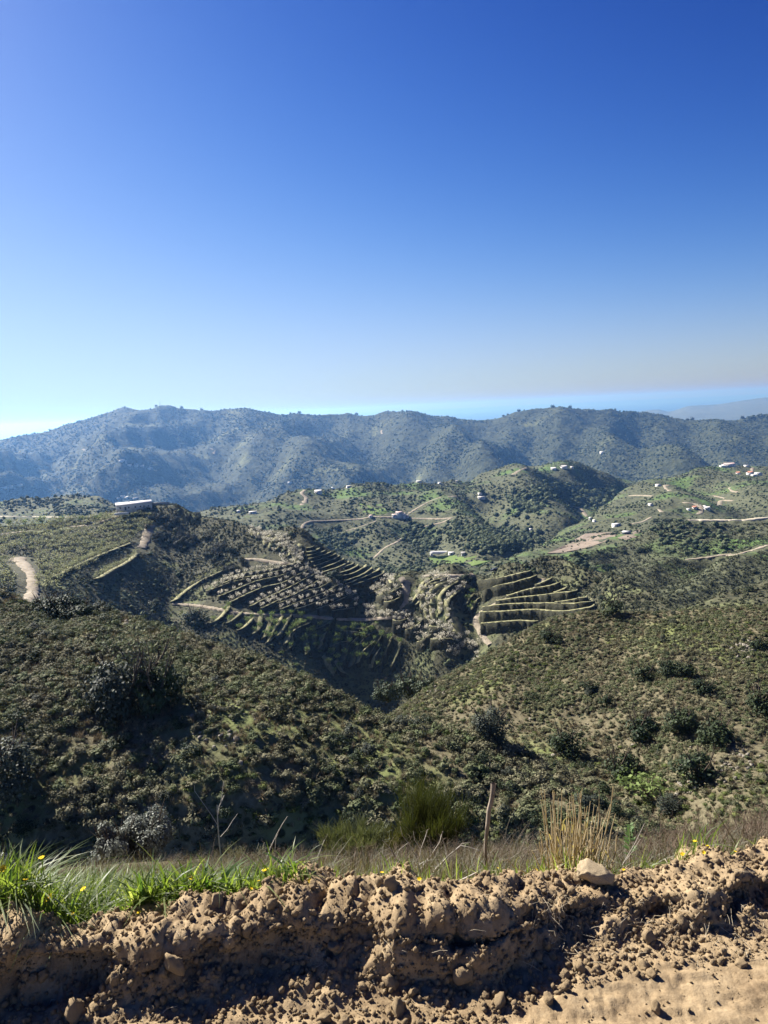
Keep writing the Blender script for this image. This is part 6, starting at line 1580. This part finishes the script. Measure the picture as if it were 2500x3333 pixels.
for i, (u, v, w, lb) in enumerate(flowers):
    xg = P(u, v, 2.3)[0]; d = float(cy(xg))+0.03+0.09*rng.random(); p = P(u, v, d); s = w*d*1.17/F/2
    e = empty('daisy', p); tag(e, 'yellow daisy '+lb, 'flower', 'yellow daisies along the bank')
    tilt = (rng.normal()*0.3-0.1, rng.normal()*0.35, rng.random()*6)
    o = link('petals', pm[i % 3], e, None, tilt); o.scale = (s, s, s); o = link('disc', dm_, e, None, tilt); o.scale = (s, s, s)
    L_ = 0.10; v_, f_ = tube([(0, 0, 0), (rng.normal()*0.006, 0, -L_*0.5), (rng.normal()*0.01, 0, -L_)], [0.0012, 0.0014, 0.0014], 5); link('stem', mesh_np('stem', v_, f_, GM['green']), e)

# straw and roots on the bank ----------------------------------------
parts = []
p_, n_ = bank_pts(340, r0, r1, 0.1)
extra = []
for i in range(60):
    h, nn = cast(bank, 1790+rng.normal()*25, 2960+rng.normal()*40)
    if h is not None: extra.append((np.array(h), np.array(nn)))
for i in range(150):
    h, nn = cast(bank, 1700+rng.random()*800, 2900+rng.random()*230)
    if h is not None: extra.append((np.array(h), np.array(nn)))
allp = [(p_[i], n_[i]) for i in range(340)]+extra
for i, (b, nn) in enumerate(allp):
    L_ = 0.012+0.05*rng.random()**2; t = rng.normal(size=3); t[2] = t[2]*0.5-(1.2 if 340 <= i < 400 else 0.2); t -= nn*(t@nn)*0.8; t /= np.linalg.norm(t)
    c1 = b+nn*0.006; c2 = c1+t*L_*0.5+nn*0.008+rng.normal(size=3)*0.003; c3 = c1+t*L_+rng.normal(size=3)*0.006+nn*0.004
    parts.append(tube([c1, c2, c3], [0.0007, 0.0007, 0.0004], 3))
v, f = merge(parts); tag(link('straw', mesh_np('straw', v, f, simple_mat('pale_straw', (0.35, 0.28, 0.18), (0.60, 0.52, 0.38), 40))), 'bits of straw and thin roots sticking out of the bank', kind='stuff')
# ------------------------------------------------------------------ haze
hv = [(-60000, -2000, -542), (60000, -2000, -542), (60000, 60000, -542), (-60000, 60000, -542), (-60000, -2000, 140), (60000, -2000, 140), (60000, 60000, 140), (-60000, 60000, 140)]
hf = [(0, 3, 2, 1), (4, 5, 6, 7), (0, 1, 5, 4), (1, 2, 6, 5), (2, 3, 7, 6), (3, 0, 4, 7)]
me = bpy.data.meshes.new('haze'); me.from_pydata(hv, [], hf)
hm = bpy.data.materials.new('haze_air'); hm.use_nodes = True; hn = hm.node_tree; hn.nodes.clear()
pv = hn.nodes.new('ShaderNodeVolumePrincipled'); pv.inputs['Color'].default_value = (0.21, 0.48, 1.0, 1); pv.inputs['Absorption Color'].default_value = (0.45, 0.42, 0.6, 1); pv.inputs['Density'].default_value = 0.68e-4
pv.inputs['Anisotropy'].default_value = 0.5
ho = hn.nodes.new('ShaderNodeOutputMaterial'); hn.links.new(pv.outputs[0], ho.inputs['Volume'])
me.materials.append(hm)
tag(link('haze', me), 'thin blue haze filling the valley air', kind='stuff')
